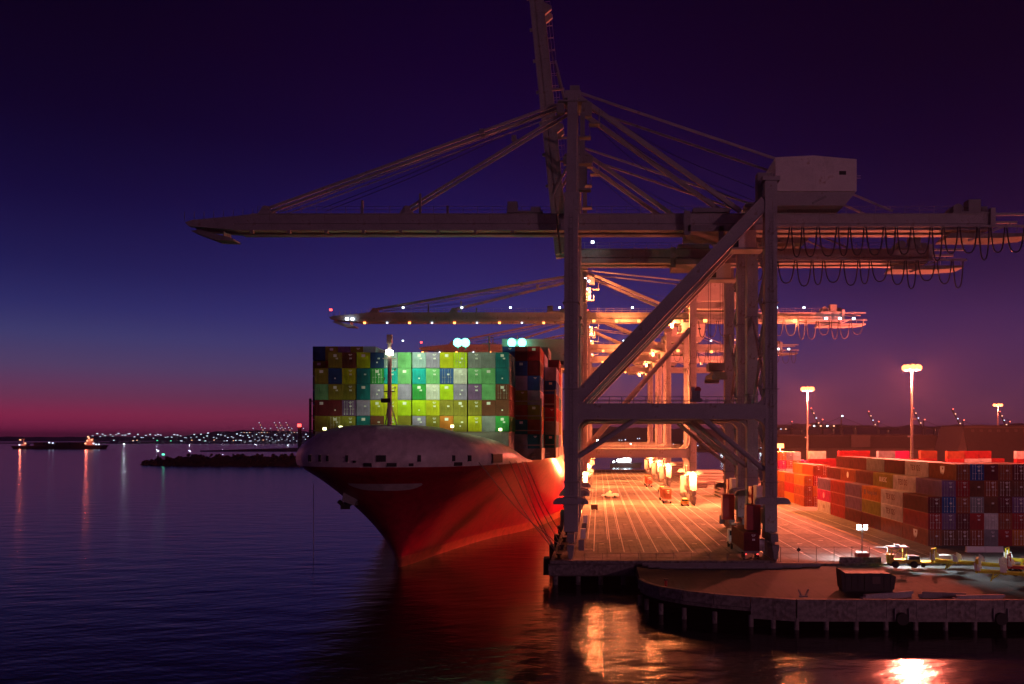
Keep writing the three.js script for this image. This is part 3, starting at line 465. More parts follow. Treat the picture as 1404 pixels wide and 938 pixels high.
    for (const [x, h] of [[tip + 29, 2.3], [tip + 38.5, 3.4], [tip + 43, 1.4]]) add(new MB().box(x, 55.6 + h / 2, 1.9, 0.35, h, 0.35), 'boom_post', D);
    for (const x of [tip + 13, tip + 36.2]) for (const z of [1.7, -1.7]) add(new MB().plate([[x - 1.2, 55.6], [x + 1.2, 55.6], [x + 0.3, 57.0], [x - 0.3, 57.0]], z - 0.3, z + 0.3), 'stay_lug', P);
    add(new MB().span(-14.9, -9, 55.62, 55.9, 1, 3).box(-14, 56.7, 2, 1.6, 1.6, 1.4).box(-10.2, 56.2, 2, 1.6, 0.7, 1.6), 'boom_equipment', D);
  }
  // apex frame and stays
  const apex = V(XW + 0.2, apexY, 0);
  for (const s of [1, -1]) { new MB().bar(V(XW, topW, s * 7.6), V(XW + 0.1, apexY - 0.8, s * 3.1), 1.6, 1.6).build('mast_leg', P, g); }
  new MB().box(XW + 0.1, apexY - 0.4, 0, 2.6, 1.3, 7.4).build('apex_beam', P, g);
  new MB().box(XW + 0.1, apexY - 1.7, 3.6, 4.8, 0.25, 1.6).box(XW + 2.4, apexY - 2.9, 3.4, 1.6, 2.2, 1.2).box(XW - 1.9, apexY - 2.6, 3.2, 1.2, 1.6, 1).box(XW + 0.4, apexY + 0.7, 2.4, 1.6, 1.1, 1.6).box(XW + 3.6, apexY - 5.5, 4, 1.8, 0.2, 1.6).box(XW + 4.4, apexY - 4.2, 4, 0.2, 2.4, 0.2).build('apex_platform', D, g);
  for (let y = 58.5; y < apexY - 6; y += 4.2) new MB().box(XW + 2.1, y, 5.4, 1.9, 0.22, 1.6).box(XW + 2.9, y + 0.8, 6, 0.1, 1.4, 0.1).box(XW + 1.7, y + 1.9, 5.5, 0.8, 3.8, 0.3).build('mast_landing', D, g);
  if (!up) for (const z of [0.9, -0.9]) { // outer stay: a pair of flat links; inner stay: one
    const a1 = V(tip + 13, 56.8, z), a2 = V(tip + 36.2, 56.8, z), t = apex.clone().setZ(z);
    new MB().bar(t, a1, 0.32, 0.42).build('forestay', P, g); new MB().bar(t.clone().add(V(0, -1.1, 0)), a1.clone().add(V(2.0, -0.6, 0)), 0.12, 0.14).build('forestay', P, g);
    new MB().bar(t.clone().add(V(0, -1.4, 0)), a2, 0.3, 0.4).build('inner_forestay', P, g);
    new MB().box(0, 0, 0, 0.8, 0.9, 0.5).build('stay_joint', D, g).position.copy(t.clone().lerp(a2, 0.36)); new MB().box(0, 0, 0, 0.8, 0.8, 0.5).build('stay_joint', D, g).position.copy(t.clone().lerp(a1, 0.3));
    new MB().curve([t, t.clone().lerp(a1, 0.5).add(V(0, -2.6, 0)), a1.clone().add(V(9, 0, 0))], 0.05, 20, 4).build('hoist_rope', M.cable, g);
  } else for (const z of [2.7, -2.7]) { // folded stays hang beside the raised boom
    new MB().bar(apex.clone().setZ(z), V(-8.2, 92, z), 0.22, 0.3).build('folded_stay', P, g); new MB().bar(apex.clone().setZ(z).add(V(-0.6, -1, 0)), V(-8.8, 66, z), 0.3, 0.4).build('folded_stay', P, g);
    new MB().tube(apex.clone().setZ(z * 0.6), V(-11.6, 104, z * 0.6), 0.05, 5).build('hoist_rope', M.cable, g);
  }
  for (const z of [3, -3]) {
    new MB().bar(apex.clone().setZ(z), V(23.2, 55.8, z), 0.62, 0.72).build('backstay', P, g); new MB().bar(apex.clone().setZ(z).add(V(0.4, 0.3, 0)), V(29.4, 64.2, z), 0.28, 0.36).build('back_tie', P, g);
    new MB().bar(V(40.5, 59, z), V(48, 55.8, z), 0.22, 0.3).build('house_stay', P, g);
    for (const k of [0, 1]) new MB().curve([apex.clone().setZ(z), apex.clone().setZ(z).lerp(V(27 - k * 5, 59 - k, z), 0.5).add(V(0, -1.6 - k, 0)), V(27 - k * 5, 59 - k, z)], 0.045, 16, 4).build('hoist_rope', M.cable, g);
  }
  // machinery house
  {
    const h = new MB().plate([[28.4, 58.4], [41.4, 58.4], [41.4, 63.5], [34.5, 64.1], [28.4, 63.8]], -5.4, 5.4).build('machinery_house', M.house, g);
    new MB().plate([[28.0, 58.38], [41.4, 58.38], [39.6, 56.2], [28.0, 56.2]], -5.0, 5.0).build('house_underside', M.crane, h);
    new MB().span(38.6, 39.7, 61, 61.6, 5.36, 5.46).build('vent', M.black, h); new MB().box(41.9, 61.1, 4.6, 0.8, 0.1, 0.1).box(41.9, 60.7, 4.6, 0.8, 0.1, 0.1).build('wall_bracket', D, h);
    for (let x = 29.5; x < 41; x += 1.6) new MB().span(x, x + 0.05, 58.45, 63.4, 5.4, 5.44).build('wall_rib', M.house, h);
    new MB().bar(V(36.5, 57.6, 5.2), V(34.4, 56.5, 5.2), 0.25, 0.3).build('service_jib', D, h); new MB().span(25.6, 28, 57, 61.5, 3, 5).build('stair_cage', D, g);
  }
  // trolley, cab, rear platform, festoon
  const tx = lit ? 20 : 18.5;
  new MB().span(tx - 4, tx + 4, 52.2, 53.2, -4.4, 4.4).span(tx - 3, tx + 3, 55.7, 56.4, -3, 3).span(tx - 4.6, tx - 3.6, 51.6, 55.5, 3.9, 4.4).span(tx + 1, tx + 1.8, 50.8, 53, 3.9, 4.4).build('trolley', D, g);
  const cab = new MB().span(tx + 4.2, tx + 7, 49.6, 52.4, 1.6, 4.4).build('operator_cab', M.house, g); new MB().span(tx + 3.2, tx + 4.18, 49.8, 51.6, 1.8, 4.2).build('cab_window', M.glass, cab); new MB().span(tx + 3, tx + 8.2, 49.2, 49.55, 1.2, 4.8).build('cab_walkway', P, cab); new MB().span(tx + 4.6, tx + 6.6, 52.4, 53.3, 2, 4).build('cab_hanger', D, cab);
  new MB().plate([[back - 14, 51.6], [back - 13.4, 52.4], [back, 52.4], [back, 52.0], [back - 5, 51.6]], -2.4, 2.4).build('rear_platform', D, g);
  { const m = new MB(); for (let x = back - 13; x <= back; x += 2) m.span(x, x + 0.08, 52.4, 53.5, 3.3, 3.4); m.span(back - 13, back, 53.4, 53.5, 3.3, 3.4).bar(V(back - 7.5, 52.3, 3.5), V(back - 4, 53.6, 3.5), 0.12, 0.3).bar(V(back - 11, 50.9, 3.5), V(back - 8, 51.9, 3.5), 0.12, 0.3).span(back - 7, back - 6.2, 53.3, 56.4, -3, -2).span(back - 7, back - 6.2, 53.3, 56.4, 2, 3).span(back - 7, back, 55.2, 55.6, 2.4, 2.8).span(back - 7, back, 55.2, 55.6, -2.8, -2.4); m.build('platform_railing', P, g); }
  new MB().span(back - 13, back - 6, 55.62, 55.9, -2.6, 2.6).box(back - 9.4, 56.8, 1.5, 2.0, 2.2, 2.0).cyl(back - 11.8, 56.6, 0, 0.8, 3.6, 'z').box(back - 7.2, 56.4, 0, 1.0, 1.4, 2.4).build('rope_tensioner', D, g);
  for (const [x0, x1, n, y, h] of fest) for (let k = 0, x = x0; k < n; k++) { const w = (x1 - x0) / n * (1 + 0.3 * Math.sin(k * 2.1 + d)), a = w * 0.06, hh = h * (1 + ((k * 37) % 7 - 3) * 0.035 - 0.1 * Math.sin(k * 2.1 + d)); const pts = []; for (let i = 0; i <= 12; i++) { const t = i / 12 * 2 - 1; pts.push(V(x + w / 2 + (w / 2 - a) * Math.sign(t) * Math.abs(t) ** 0.8, y - hh * (1 - t ** 4 * 0.55 - t * t * 0.45), 3.9)); } new MB().curve(pts, 0.13, 26, 5).build('festoon_loop', M.cable, g); new MB().box(x + w, y + 0.05, 3.9, 0.45, 0.35, 0.4).build('festoon_trolley', D, g); x += w; }
  if (fest.length) new MB().span(fest[0][0], back, 53.0, 53.2, 3.75, 4.05).build('festoon_rail', P, g);
  // stairs on the landward side, cabinets on the sill
  for (let y = 9.8, k = 0; y < 50; y += 3.6, k++) new MB().bar(V(XL + 0.4, y, k % 2 ? -2.6 : 2.6), V(XL + 0.4, y + 3.6, k % 2 ? 2.6 : -2.6), 0.7, 0.14).box(XL + 0.4, y + 3.5, k % 2 ? 3 : -3, 0.9, 0.1, 1.2).build('stair_flight', D, g);
  new MB().span(XL - 1.0, XL + 0.8, 7.65, 10.6, -5.6, -2.6).build('electrical_cabinet', M.redPaint, g); new MB().span(XL - 1, XL + 0.8, 7.65, 11, -1, 2).build('electrical_cabinet', M.house, g);
  new MB().span(XL - 3.4, XL - 1.15, 3.4, 8.2, 4.4, 6.4).build('cable_reel_housing', lit ? D : M.redPaint, g); new MB().cyl(XW - 1.7, 5.4, 2, 1.7, 0.5, 'x', 20).build('cable_reel', D, g);
  // raised boom
  if (up) pivot.rotation.z = -1.47;
  return g;
}
const k4 = (x, z) => (x > 0) === (z > 0);
const crane1 = crane({ d: 134, label: 'tall grey quay crane standing at the quay end, boom lowered over the bow', fest: [[28, 71, 17, 53.0, 4.6]] });
const crane2 = crane({ d: 160, up: true, label: 'grey quay crane with its boom raised, next to the one at the quay end', fest: [[29, 71, 14, 53.0, 4.5]] });
const far3 = ['lit quay crane with lamps along its lowered boom, third from the quay end', 'lit quay crane, fourth from the quay end', 'lit quay crane, fifth from the quay end', 'lit quay crane, sixth and farthest along the berth'];
const berth = [243, 327, 374, 433];
berth.forEach((d, i) => {
  const g = crane({ d, low: true, lit: true, tip: i ? -70 : -78.5, back: 78, apexY: 67.4, label: far3[i], fest: i < 2 ? [[29, 77, 15, 53.1, 5]] : [] });
  const zc = -(d + 8);
  const lamp = (name, x, y, z, s, m) => new MB().box(x, y, z, s, s * 0.8, s * 0.5).build(name, m, g);
  // working lights low on the legs
  for (const [x, s] of [[XW, 1], [XL, -1]]) {
    new MB().cyl(x + s * 0.3, 9.0, 10.3, 0.42, 0.7, 'z', 12).build('leg_lamp', M.lampLeg, g); new MB().box(x + s * 0.3, 9.45, 9.7, 0.2, 0.2, 1.3).build('lamp_bracket', M.craneDark, g);
    pointLight(LIGHT.sodium, i ? 1900 : 2900, V(x + s * 0.4, 8.2, zc + 10.5), 20);
    if (i < 2) pointLight(LIGHT.sodium, 900, V(x + s * 1.9, 7.6, zc - 6), 25);
  }
  // floodlights under the girder
  for (const x of i < 1 ? [-1.2, 5.4, 11.8, 24.6] : [2, 14]) { lamp('girder_floodlight', x, 52.9, 3.6, 0.8, M.lampOrange); }
  for (const x of [7, 18]) spotLight(LIGHT.sodium, i ? 48000 : 56000, V(x, 52.2, zc), V(x + 2, 0, zc - 2), 0.62, 40, scene, 0.9);
  if (i < 2) { spotLight(LIGHT.sodium, 40000, V(44, 52.2, zc), V(44, 0, zc + 22), 0.95, 40); lamp('girder_floodlight', 44, 52.6, 3.6, 1.0, M.lampOrange); }
  // lit upper works
  pointLight(LIGHT.sodium, i ? 800 : 1300, V(XW + 2.6, 60, zc + 7), 20); lamp('mast_lamp', XW + 1.6, 60, 7.4, 0.9, M.lampOrange);
  pointLight(LIGHT.sodium, i ? 900 : 1700, V(21, 51.4, zc + 5.2), 20); lamp('trolley_lamp', 20.4, 51.8, 5, 0.9, M.lampMast);
  if (i < 3) pointLight(LIGHT.sodium, 420, V(8, 51.8, zc + 5), 14);
  lamp('aviation_lamp', XW, 68.9, 1, 0.9, M.lampRed); for (const [x, y] of [[XW + 0.6, 65], [XW + 1.5, 64.3], [XW + 1.2, 62]]) lamp('mast_lamp', x, y, 4.6, 0.6, M.lampWhite);
  if (i < 2) {
    [498, 529, 560, 591, 622, 653, 684, 715, 745].forEach((px, k) => { const x = (px - CX) * (d + 4) / F * (i ? 0.75 : 1); lamp('boom_lamp', x, 52.5, 2.6, k % 2 ? 0.4 : 0.62, k % 2 ? M.lampWhite : M.lampOrange); });
    [551, 632, 699, 767].forEach((px) => lamp('walkway_lamp', (px - CX) * (d + 4) / F, 57, 2.4, 0.55, M.lampWhite));
    for (const x of [10, 20, 44, 52, 60]) lamp('walkway_lamp', x, 57, 2.4, 0.6, M.lampWhite);
    for (const x of [31, 57]) lamp('girder_floodlight', x, 52.9, 4.2, 1.0, M.lampOrange);
    pointLight(LIGHT.sodium, 350, V(57, 52, zc + 4.6), 12);
    for (const x of [66, 70, 74]) lamp('rear_lamp', x, 53.6, 4, 0.7, M.lampWhite);
    lamp('aviation_lamp', i ? -69 : -78, 56.4, 2, 0.7, M.lampRed); for (const x of [-73, -71.4]) if (!i) lamp('tip_lamp', x, 53.6, 3, 0.8, M.lampWhite);
  }
});
{ // hoist block hanging under the second crane, spreader parked on the first portal beam, lamps on the second mast
  const lam = (g, x, y, z, s, m) => new MB().box(x, y, z, s, s * 0.8, s * 0.5).build('mast_lamp', m, g);
  for (const [px, py] of [[804.5, 318], [812, 318], [812.5, 332]]) { const p = at(px, py, 163); lam(crane2, p.x, p.y, p.z + 168, 0.55, M.lampWhite); }
  const p = at(981, 507, 172), s = thing('spreader', 'black container spreader hanging on ropes under the crane with the raised boom', 'spreader', [p.x, p.y - 2.4, p.z]);
  new MB().span(-1.3, 1.3, 0.6, 1.5, -6, 6).span(-1.5, 1.5, 0, 0.8, -6.1, -5.2).span(-1.5, 1.5, 0, 0.8, 5.2, 6.1).build('frame', M.craneDark, s); new MB().span(-1.6, 1.6, 2.1, 3.6, -2, 2).span(-0.8, 0.8, 1.5, 2.1, -1.4, 1.4).build('head_block', M.craneDark, s);
  for (const x of [-1.2, 1.2]) for (const z of [-1.8, 1.8]) new MB().tube(V(x, 3.6, z), V(x, 52 - p.y + 2.4, z), 0.05, 5).build('hoist_rope', M.cable, s);
  const q = at(955, 551, 133.2), h = thing('hoist_block', 'dark hoist block resting on the portal beam of the crane at the quay end', 'hoist block', [q.x, 24.53, -134 + 0]);
  new MB().span(-0.9, 0.9, 0, 0.5, -0.9, 0.9).span(-0.6, 0.6, 0.5, 1.7, -0.6, 0.6).box(-0.5, 2, 0.3, 0.5, 0.7, 0.5).build('body', M.craneDark, h); new MB().cyl(0.3, 1.9, 0, 0.5, 0.4, 'z').build('sheave', M.redPaint, h);
  const sp = thing('lit_sign_plate', 'small glowing red sign under the machinery house of the crane at the quay end', 'sign', [32, 55, -134]); sp.position.set(31.3, 56.62, -(142 - 3.4)); new MB().span(-0.8, 0.8, 0.05, 0.7, -0.05, 0.05).build('lamp_panel', glow([0.9, 0.05, 0.06]), sp); new MB().box(0, 0.02, 0, 0.2, 0.04, 0.2).build('foot', M.craneDark, sp);
}

// ---------------------------------------------------------------- light masts
function lightMast(x, d, h, label, power, m = M.lampMast, ring = 8, radius = 60, color = LIGHT.mast) {
  const g = thing('light_mast', label, 'light mast', [x, 0, -d], 'high light masts of the terminal');
  new MB().tube(V(0, 0, 0), V(0, h + 0.4, 0), 0.48, 12, 0.24).build('pole', M.pole, g); new MB().cyl(0, 0.3, 0, 0.8, 0.6).build('base', M.concrete, g);
  new MB().cyl(0, h - 0.3, 0, 1.5, 0.2, 'y', 16).box(0, h, 0, 4.6, 0.15, 0.15).box(0, h, 0, 0.15, 0.15, 4.6).build('head_frame', M.craneDark, g);
  for (let k = 0; k < ring; k++) { const a = k / ring * 6.283 + 0.2, r = 1.75; new MB().add(new THREE.SphereGeometry(0.72, 12, 8), new THREE.Matrix4().makeScale(1.25, 1.15, 1.25).setPosition(Math.cos(a) * r, h - 0.9, Math.sin(a) * r)).build('lamp', m, g); }
  for (const [y, s] of [[h * 0.62, 1], [h * 0.5, -1]]) new MB().box(s * 0.7, y, 0, 0.8, 0.5, 0.4).build('pole_box', M.pole, g);
  if (power) pointLight(color, power, V(x, h - 2.9, -d), radius);
  return g;
}
lightMast(84.6, 230, 38.8, 'tall light mast with orange lamps standing among the container stacks behind the front rows', 50000);
lightMast(79.8, 325, 38.6, 'tall light mast with orange lamps standing farther back, beside the quay road stacks', 52000);
lightMast(224, 478, 38.6, 'thin light mast with two orange lamps in front of the big shed', 7000, M.lampMast, 4);
lightMast(150, 250, 38.6, 'light mast outside the view behind the container rows', 16000);
// masts of the neighbouring terminal behind the viewer light the faces turned this way
structure(mesh('neighbour_pier', new MB().add(sheet([[40, -300], [330, -300], [330, -20], [40, -20]], 0, 2)).geom(), M.asphalt), 'pier of the neighbouring terminal');
lightMast(62, -150, 39, 'light mast of the neighbouring terminal, beside the road', 4500, M.lampMast, 8, 100, LIGHT.fill);
lightMast(128, -60, 39, 'light mast of the neighbouring terminal, near the water', 16000, M.lampMast, 8, 100, LIGHT.fill);
{ const p = at(1071, 612.5, 300), g = thing('lamp_post', 'short lamp post glowing orange above the wall of container ends', 'lamp post', [p.x, 0, -301.5]); new MB().tube(V(0, 0, 0), V(0, p.y, 0), 0.16, 8).build('pole', M.pole, g); new MB().box(0, p.y + 0.3, 0, 2.4, 1.6, 1).build('lamp', M.lampMast, g); pointLight(LIGHT.sodium, 2600, V(p.x, p.y - 1, -299.6), 20); }

// ---------------------------------------------------------------- container yard
const YX = 57.6, YD = 149, YP = 12.55, YC = 2.46;
const font = await new FontLoader().loadAsync('fonts/droid/droid_sans_bold.typeface.json');
const textGeo = (s, size) => { const g = new TextGeometry(s, { font, size, depth: 0.012, curveSegments: 2 }); g.computeBoundingBox(); g.translate(-(g.boundingBox.min.x + g.boundingBox.max.x) / 2, -(g.boundingBox.min.y + g.boundingBox.max.y) / 2, 0); return metreUV(g.index ? g.toNonIndexed() : g); };
const inkBrown = std([0.16, 0.06, 0.05]), inkBlue = std([0.10, 0.02, 0.03]);
const lettering = { tex: [textGeo('TEX OS', 1.15), inkBrown], uasc: [textGeo('U A S C', 1.0), M.white], hapag: [textGeo('Hapag-Lloyd', 0.78), inkBlue], grey: [textGeo('CAI', 0.8), inkBrown] };
const emblemGeo = (() => { const s = new THREE.Shape(); s.moveTo(-1.0, 0.75); s.lineTo(1.0, 0.75); s.lineTo(1.0, 0.3); s.quadraticCurveTo(0.95, -0.3, 0.3, -0.8); s.lineTo(0.16, -0.2); s.lineTo(-0.05, -0.85); s.lineTo(-0.25, -0.2); s.lineTo(-0.5, -0.7); s.quadraticCurveTo(-1, -0.2, -1.0, 0.3); const h = new THREE.Path(); h.absellipse(0.15, 0.3, 0.28, 0.2, 0, 6.283); s.holes.push(h); return new THREE.ExtrudeGeometry(s, { depth: 0.012, bevelEnabled: false, curveSegments: 4 }); })();
const spotGeo = new THREE.CylinderGeometry(0.75, 0.75, 0.012, 20).rotateX(Math.PI / 2), squareGeo = new THREE.BoxGeometry(0.9, 1.1, 0.012);
function onSide(c, geo, mat, len = 0, up = 1.5, name = 'lettering') { const m = mesh(name, geo, mat, c); m.rotation.y = -Math.PI / 2; m.position.set(-BOX_W / 2 - 0.008, up, -BOX_L / 2 + len); return m; }
const reds = ['rust', 'grey', 'maroon', 'brown', 'blue', 'red', 'brown', 'maroon', 'white', 'rust', 'purple'];
// named faces towards the quay road: [bay][column][tier]
const face = {
  '0,0,0': 'rust', '0,0,1': 'red', '0,0,2': 'maroon', '0,1,3': 'purple', '0,1,2': 'blue', '0,2,4': 'rust', '1,0,0': 'rust', '1,0,1': 'white', '1,0,2': 'white', '1,1,3': 'white', '1,2,4': 'white', '2,0,0': 'maroon', '2,0,1': 'olive', '2,0,2': 'orange', '2,1,3': 'olive', '2,2,4': 'maroon',
  '3,0,0': 'maroon', '3,0,1': 'purple', '3,0,2': 'purple', '3,1,3': 'maroon', '3,2,4': 'grey', '4,0,0': 'red', '4,0,1': 'red', '4,0,2': 'red', '4,1,3': 'rust', '4,2,4': 'maroon', '5,0,0': 'white', '5,0,1': 'magenta', '5,0,2': 'purple', '5,1,3': 'maroon', '5,2,4': 'maroon',
};
const frontDoors = { '5,4': 'rust', '6,0': 'orange', '5,0': 'red', '4,2': 'brown', '3,3': 'brown', '6,1': 'red' };
for (let b = 0; b < 6; b++) for (let c = 0; c < 8; c++) {
  const tiers = c === 0 ? 3 : c === 1 ? 4 : 5; if (b && c > 3) continue;
  for (let t = 0; t < tiers; t++) {
    const col = face[`${b},${c},${t}`] || (b === 0 && frontDoors[`${c},${t}`]) || reds[(b * 5 + c * 3 + t * 7) % 11];
    const o = container(col, [YX + YC * (c + 0.5), t * 2.86 + 0.008, -(YD + b * YP) - rr(0, 0.08)], { doors: b === 0 || c < 2, rods: b === 0, label: `${col} container, quay road yard block, ${ORD[b + 1]} bay, ${ORD[c + 1]} row from road, ${ORD[t + 1]} tier`, group: 'yard containers beside the quay road', marks: (b + c + t) % 3 ? 'id' : null });
    const k = `${b},${c},${t}`;
    if (['1,0,1', '1,0,2', '1,1,3', '1,2,4'].includes(k)) onSide(o, ...lettering.tex, -0.6, 1.6);
    if (k === '2,1,3') onSide(o, ...lettering.uasc, 0.4, 1.6);
    if (k === '2,0,2') { onSide(o, ...lettering.hapag, 0.8, 1.6); onSide(o, squareGeo, inkBlue, -3.9, 1.6, 'emblem'); }
    if (['0,0,0', '0,2,4'].includes(k)) onSide(o, emblemGeo, M.white, 0.2, 1.6, 'emblem');
    if (k === '5,0,1') onSide(o, spotGeo, std([0.8, 0.25, 0.5]), 0, 1.5, 'emblem');
    if (k === '4,1,3') onSide(o, spotGeo, M.white, 0, 1.5, 'emblem'); if (k === '5,0,0') onSide(o, ...lettering.grey, 0, 1.5);
  }
}
// block behind the aisle, ends towards the viewer
['rust', 'orange', 'red'].forEach((_, c) => { const n = [3, 4, 4][c]; for (let b = 0; b < 3; b++) for (let t = 0; t < n; t++) { if (b === 2 && c) continue; const col = ['rust', 'rust', 'orange', 'red'][(c + t + b * 2) % 4]; container(col, [57 + YC * (c + 0.5), t * 2.86 + 0.008, -(236 + b * 12.6)], { doors: b === 0, rods: b === 0, label: `${col} container past the yard aisle, ${ORD[b + 1]} bay, ${ORD[c + 1]} row from road, ${ORD[t + 1]} tier`, group: 'containers past the aisle', marks: t % 2 ? 'id' : null }); } });
for (let c = 0; c < 4; c++) for (let t = 0; t < (c < 3 ? 5 : 4); t++) { const col = ['white', 'olive', 'orange', 'magenta', 'grey', 'rust'][(c * 2 + t * 5) % 6]; container(col, [61.5 + YC * (c + 0.5), t * 2.86 + 0.008, -290], { doors: true, label: `${col} container in the wall of ends, ${ORD[c + 1]} row from the road, ${ORD[t + 1]} tier`, group: 'wall of container ends', marks: 'id' }); }
// rows across the back, long sides towards the viewer
for (let k = 0; k < 13; k++) for (let t = 0; t < 5; t++) {
  const n = (k * 7 + 3) % 5 === 0 ? 4 : 5; if (t >= n) continue; const col = ['rust', 'white', 'red', 'orange', 'red', 'white', 'grey', 'rust', 'red', 'red', 'magenta'][(k * 4 + t * 3) % 11];
  container(col, [80 + k * 6.3 + 3.03 + (k > 12 ? 2 : 0), t * 2.86 + 0.008, -312 - (k % 4) * 3], { size: 'twenty', turn: Math.PI / 2, label: `${col} short container across the yard's back, ${ORD[t + 1]} tier, ${ORD[k + 1]} from the road`, group: 'containers across the back of the yard', marks: null });
}

// ---------------------------------------------------------------- sheds
{
  const a = thing('warehouse', 'long dark warehouse with a low pitched roof behind the container yard', 'warehouse', [163, 0, -560]);
  new MB().span(-52, 56, 0, 13, -18, 18).build('wall', M.shedWall, a);
  new MB().add(new MB().plate([[-20, 13.02], [20, 13.02], [13, 20.6], [-13, 20.6]], -57, 61).geom(), new THREE.Matrix4().makeRotationY(Math.PI / 2)).build('roof', M.roof, a).position.set(2, 0, 0);
  new MB().span(-52, 56, 20.65, 21.6, -6, 6).build('ridge_vent', M.roof, a); new MB().span(-3, 9, 13.5, 21.2, 19.6, 21).build('roof_dormer', M.shedWall, a);
  for (let k = 0; k < 8; k++) new MB().span(-48 + k * 13, -42 + k * 13, 0.1, 6, 18.02, 18.2).build('door', M.roof, a);
  const b = thing('storage_shed', 'big steep-roofed storage shed at the edge of the terminal', 'shed', [232, 0, -470]);
  new MB().plate([[-44, 0], [60, 0], [60, 25], [-37, 25.4]], -16, 16).build('wall', M.shedWall, b); new MB().plate([[-36.5, 25.45], [60, 25.1], [60, 25.6], [-36.5, 26]], -15, 16.4).build('roof', M.roof, b);
  new MB().plate([[-33, 0], [60, 0], [60, 24.4], [-33 - 5, 24.6]], 16.02, 17).build('cladding', M.roof, b); for (let k = 0; k < 12; k++) new MB().span(-34 + k * 4.6, -32.4 + k * 4.6, 22.4, 23.8, 17.02, 17.3).build('eave_bracket', M.shedWall, b);
}

// ---------------------------------------------------------------- quay traffic and gear
function wheelPair(m, x, z, r = 0.5, w = 0.3, half = 1.05) { for (const s of [-1, 1]) m.cyl(x + s * half, r, z, r, w, 'x', 14); return m; }
function boxTruck(x, d, label, colour, { turn = 0, tall = false } = {}) { // terminal tractor with chassis and box, rear towards the viewer
  const g = thing('container_truck', label, 'truck', [x, 0, -d], 'container trucks on the quay', turn);
  const w = new MB(); for (const z of [-1, -2.3, -13.4, -16.6]) wheelPair(w, 0, z); w.list.forEach((q) => { const k = new MB(); k.list.push(q); k.build('wheel', M.rubber, g); });
  new MB().span(-0.5, -0.3, 1.05, 1.35, -14, -0.2).span(0.3, 0.5, 1.05, 1.35, -14, -0.2).span(-1.2, 1.2, 1.1, 1.4, -0.4, -0.1).span(-1.2, 1.2, 1.1, 1.4, -12.6, -12.3).span(-0.5, 0.5, 0.7, 1.05, -17, -12).build('chassis', M.craneDark, g);
  const cab = new MB().span(-1.15, 0.5, 1.1, 3.1, -17.4, -15.4).span(-1.1, 1.1, 0.7, 1.6, -18.2, -15).build('cab', M.white, g); new MB().span(-1.05, 0.4, 2.1, 2.9, -15.38, -15.34).build('window', M.glass, cab); new MB().box(-0.3, 3.25, -16.4, 0.3, 0.3, 0.3).build('beacon', M.lampAmber, cab);
  for (const s of [-1, 1]) new MB().box(s * 0.9, 0.95, -0.06, 0.25, 0.14, 0.06).build('tail_light', M.lampRed, g);
  const c = container(colour, [x, 1.42, -d - 0.2], { doors: true, label: `${colour} container carried by the ${tall ? 'truck stacked two high near the third crane' : label.includes('quay-end') ? 'truck under the quay-end crane' : label.includes('fourth') ? 'truck near the fourth crane' : 'truck between the crane legs'}`, group: 'containers on trucks', turn }); return c;
}
boxTruck(23.7, 131.5, 'truck with a maroon container parked against the landward legs of the quay-end crane', 'maroon');
boxTruck(19.8, 330, 'truck with a red container driving away near the fourth crane', 'rust');
boxTruck(20.0, 246, 'truck with a dark container between the legs of the third crane', 'brown');
function pickup(x, d, label, paint, turn, dark = M.black) {
  const g = thing('pickup_truck', label, 'pickup', [x, 0, -d], undefined, turn), m = new MB(); wheelPair(m, 0, 1.5, 0.38, 0.24, 0.85); wheelPair(m, 0, -1.5, 0.38, 0.24, 0.85); m.list.forEach((q) => { const k = new MB(); k.list.push(q); k.build('wheel', M.rubber, g); });
  new MB().span(-0.95, 0.95, 0.5, 1.05, -2.7, 2.6).span(-0.95, 0.95, 1.05, 1.3, 0.6, 2.5).build('body', paint, g);
  const cab = new MB().add(new MB().plate([[-1.7, 1.05], [0.6, 1.05], [0.4, 1.85], [-0.9, 1.85]], -0.85, 0.85).geom(), new THREE.Matrix4().makeRotationY(-Math.PI / 2)).build('cab', paint, g); new MB().span(-0.8, 0.8, 1.3, 1.75, 0.52, 0.6).build('rear_window', M.glass, cab);
  new MB().span(-0.5, 0.5, 1.87, 2.05, -0.4, 0).build('beacon_lamp', M.lampAmber, g); for (const s of [-1, 1]) { new MB().box(s * 0.75, 0.85, 2.62, 0.2, 0.25, 0.05).build('tail_light', M.lampRed, g); new MB().box(s * 0.7, 0.8, -2.72, 0.3, 0.2, 0.05).build('headlight', M.lampWhite, g); }
  return g;
}
pickup(24.4, 240, 'yellow service pickup with amber beacon beside the third crane leg', M.yellow, 0); pickup(4, 272, 'white pickup turned across the lanes near the third crane', M.white, 1.35); pickup(22.6, 300, 'yellow pickup with beacon beyond the third crane leg', M.yellow, 0.2);
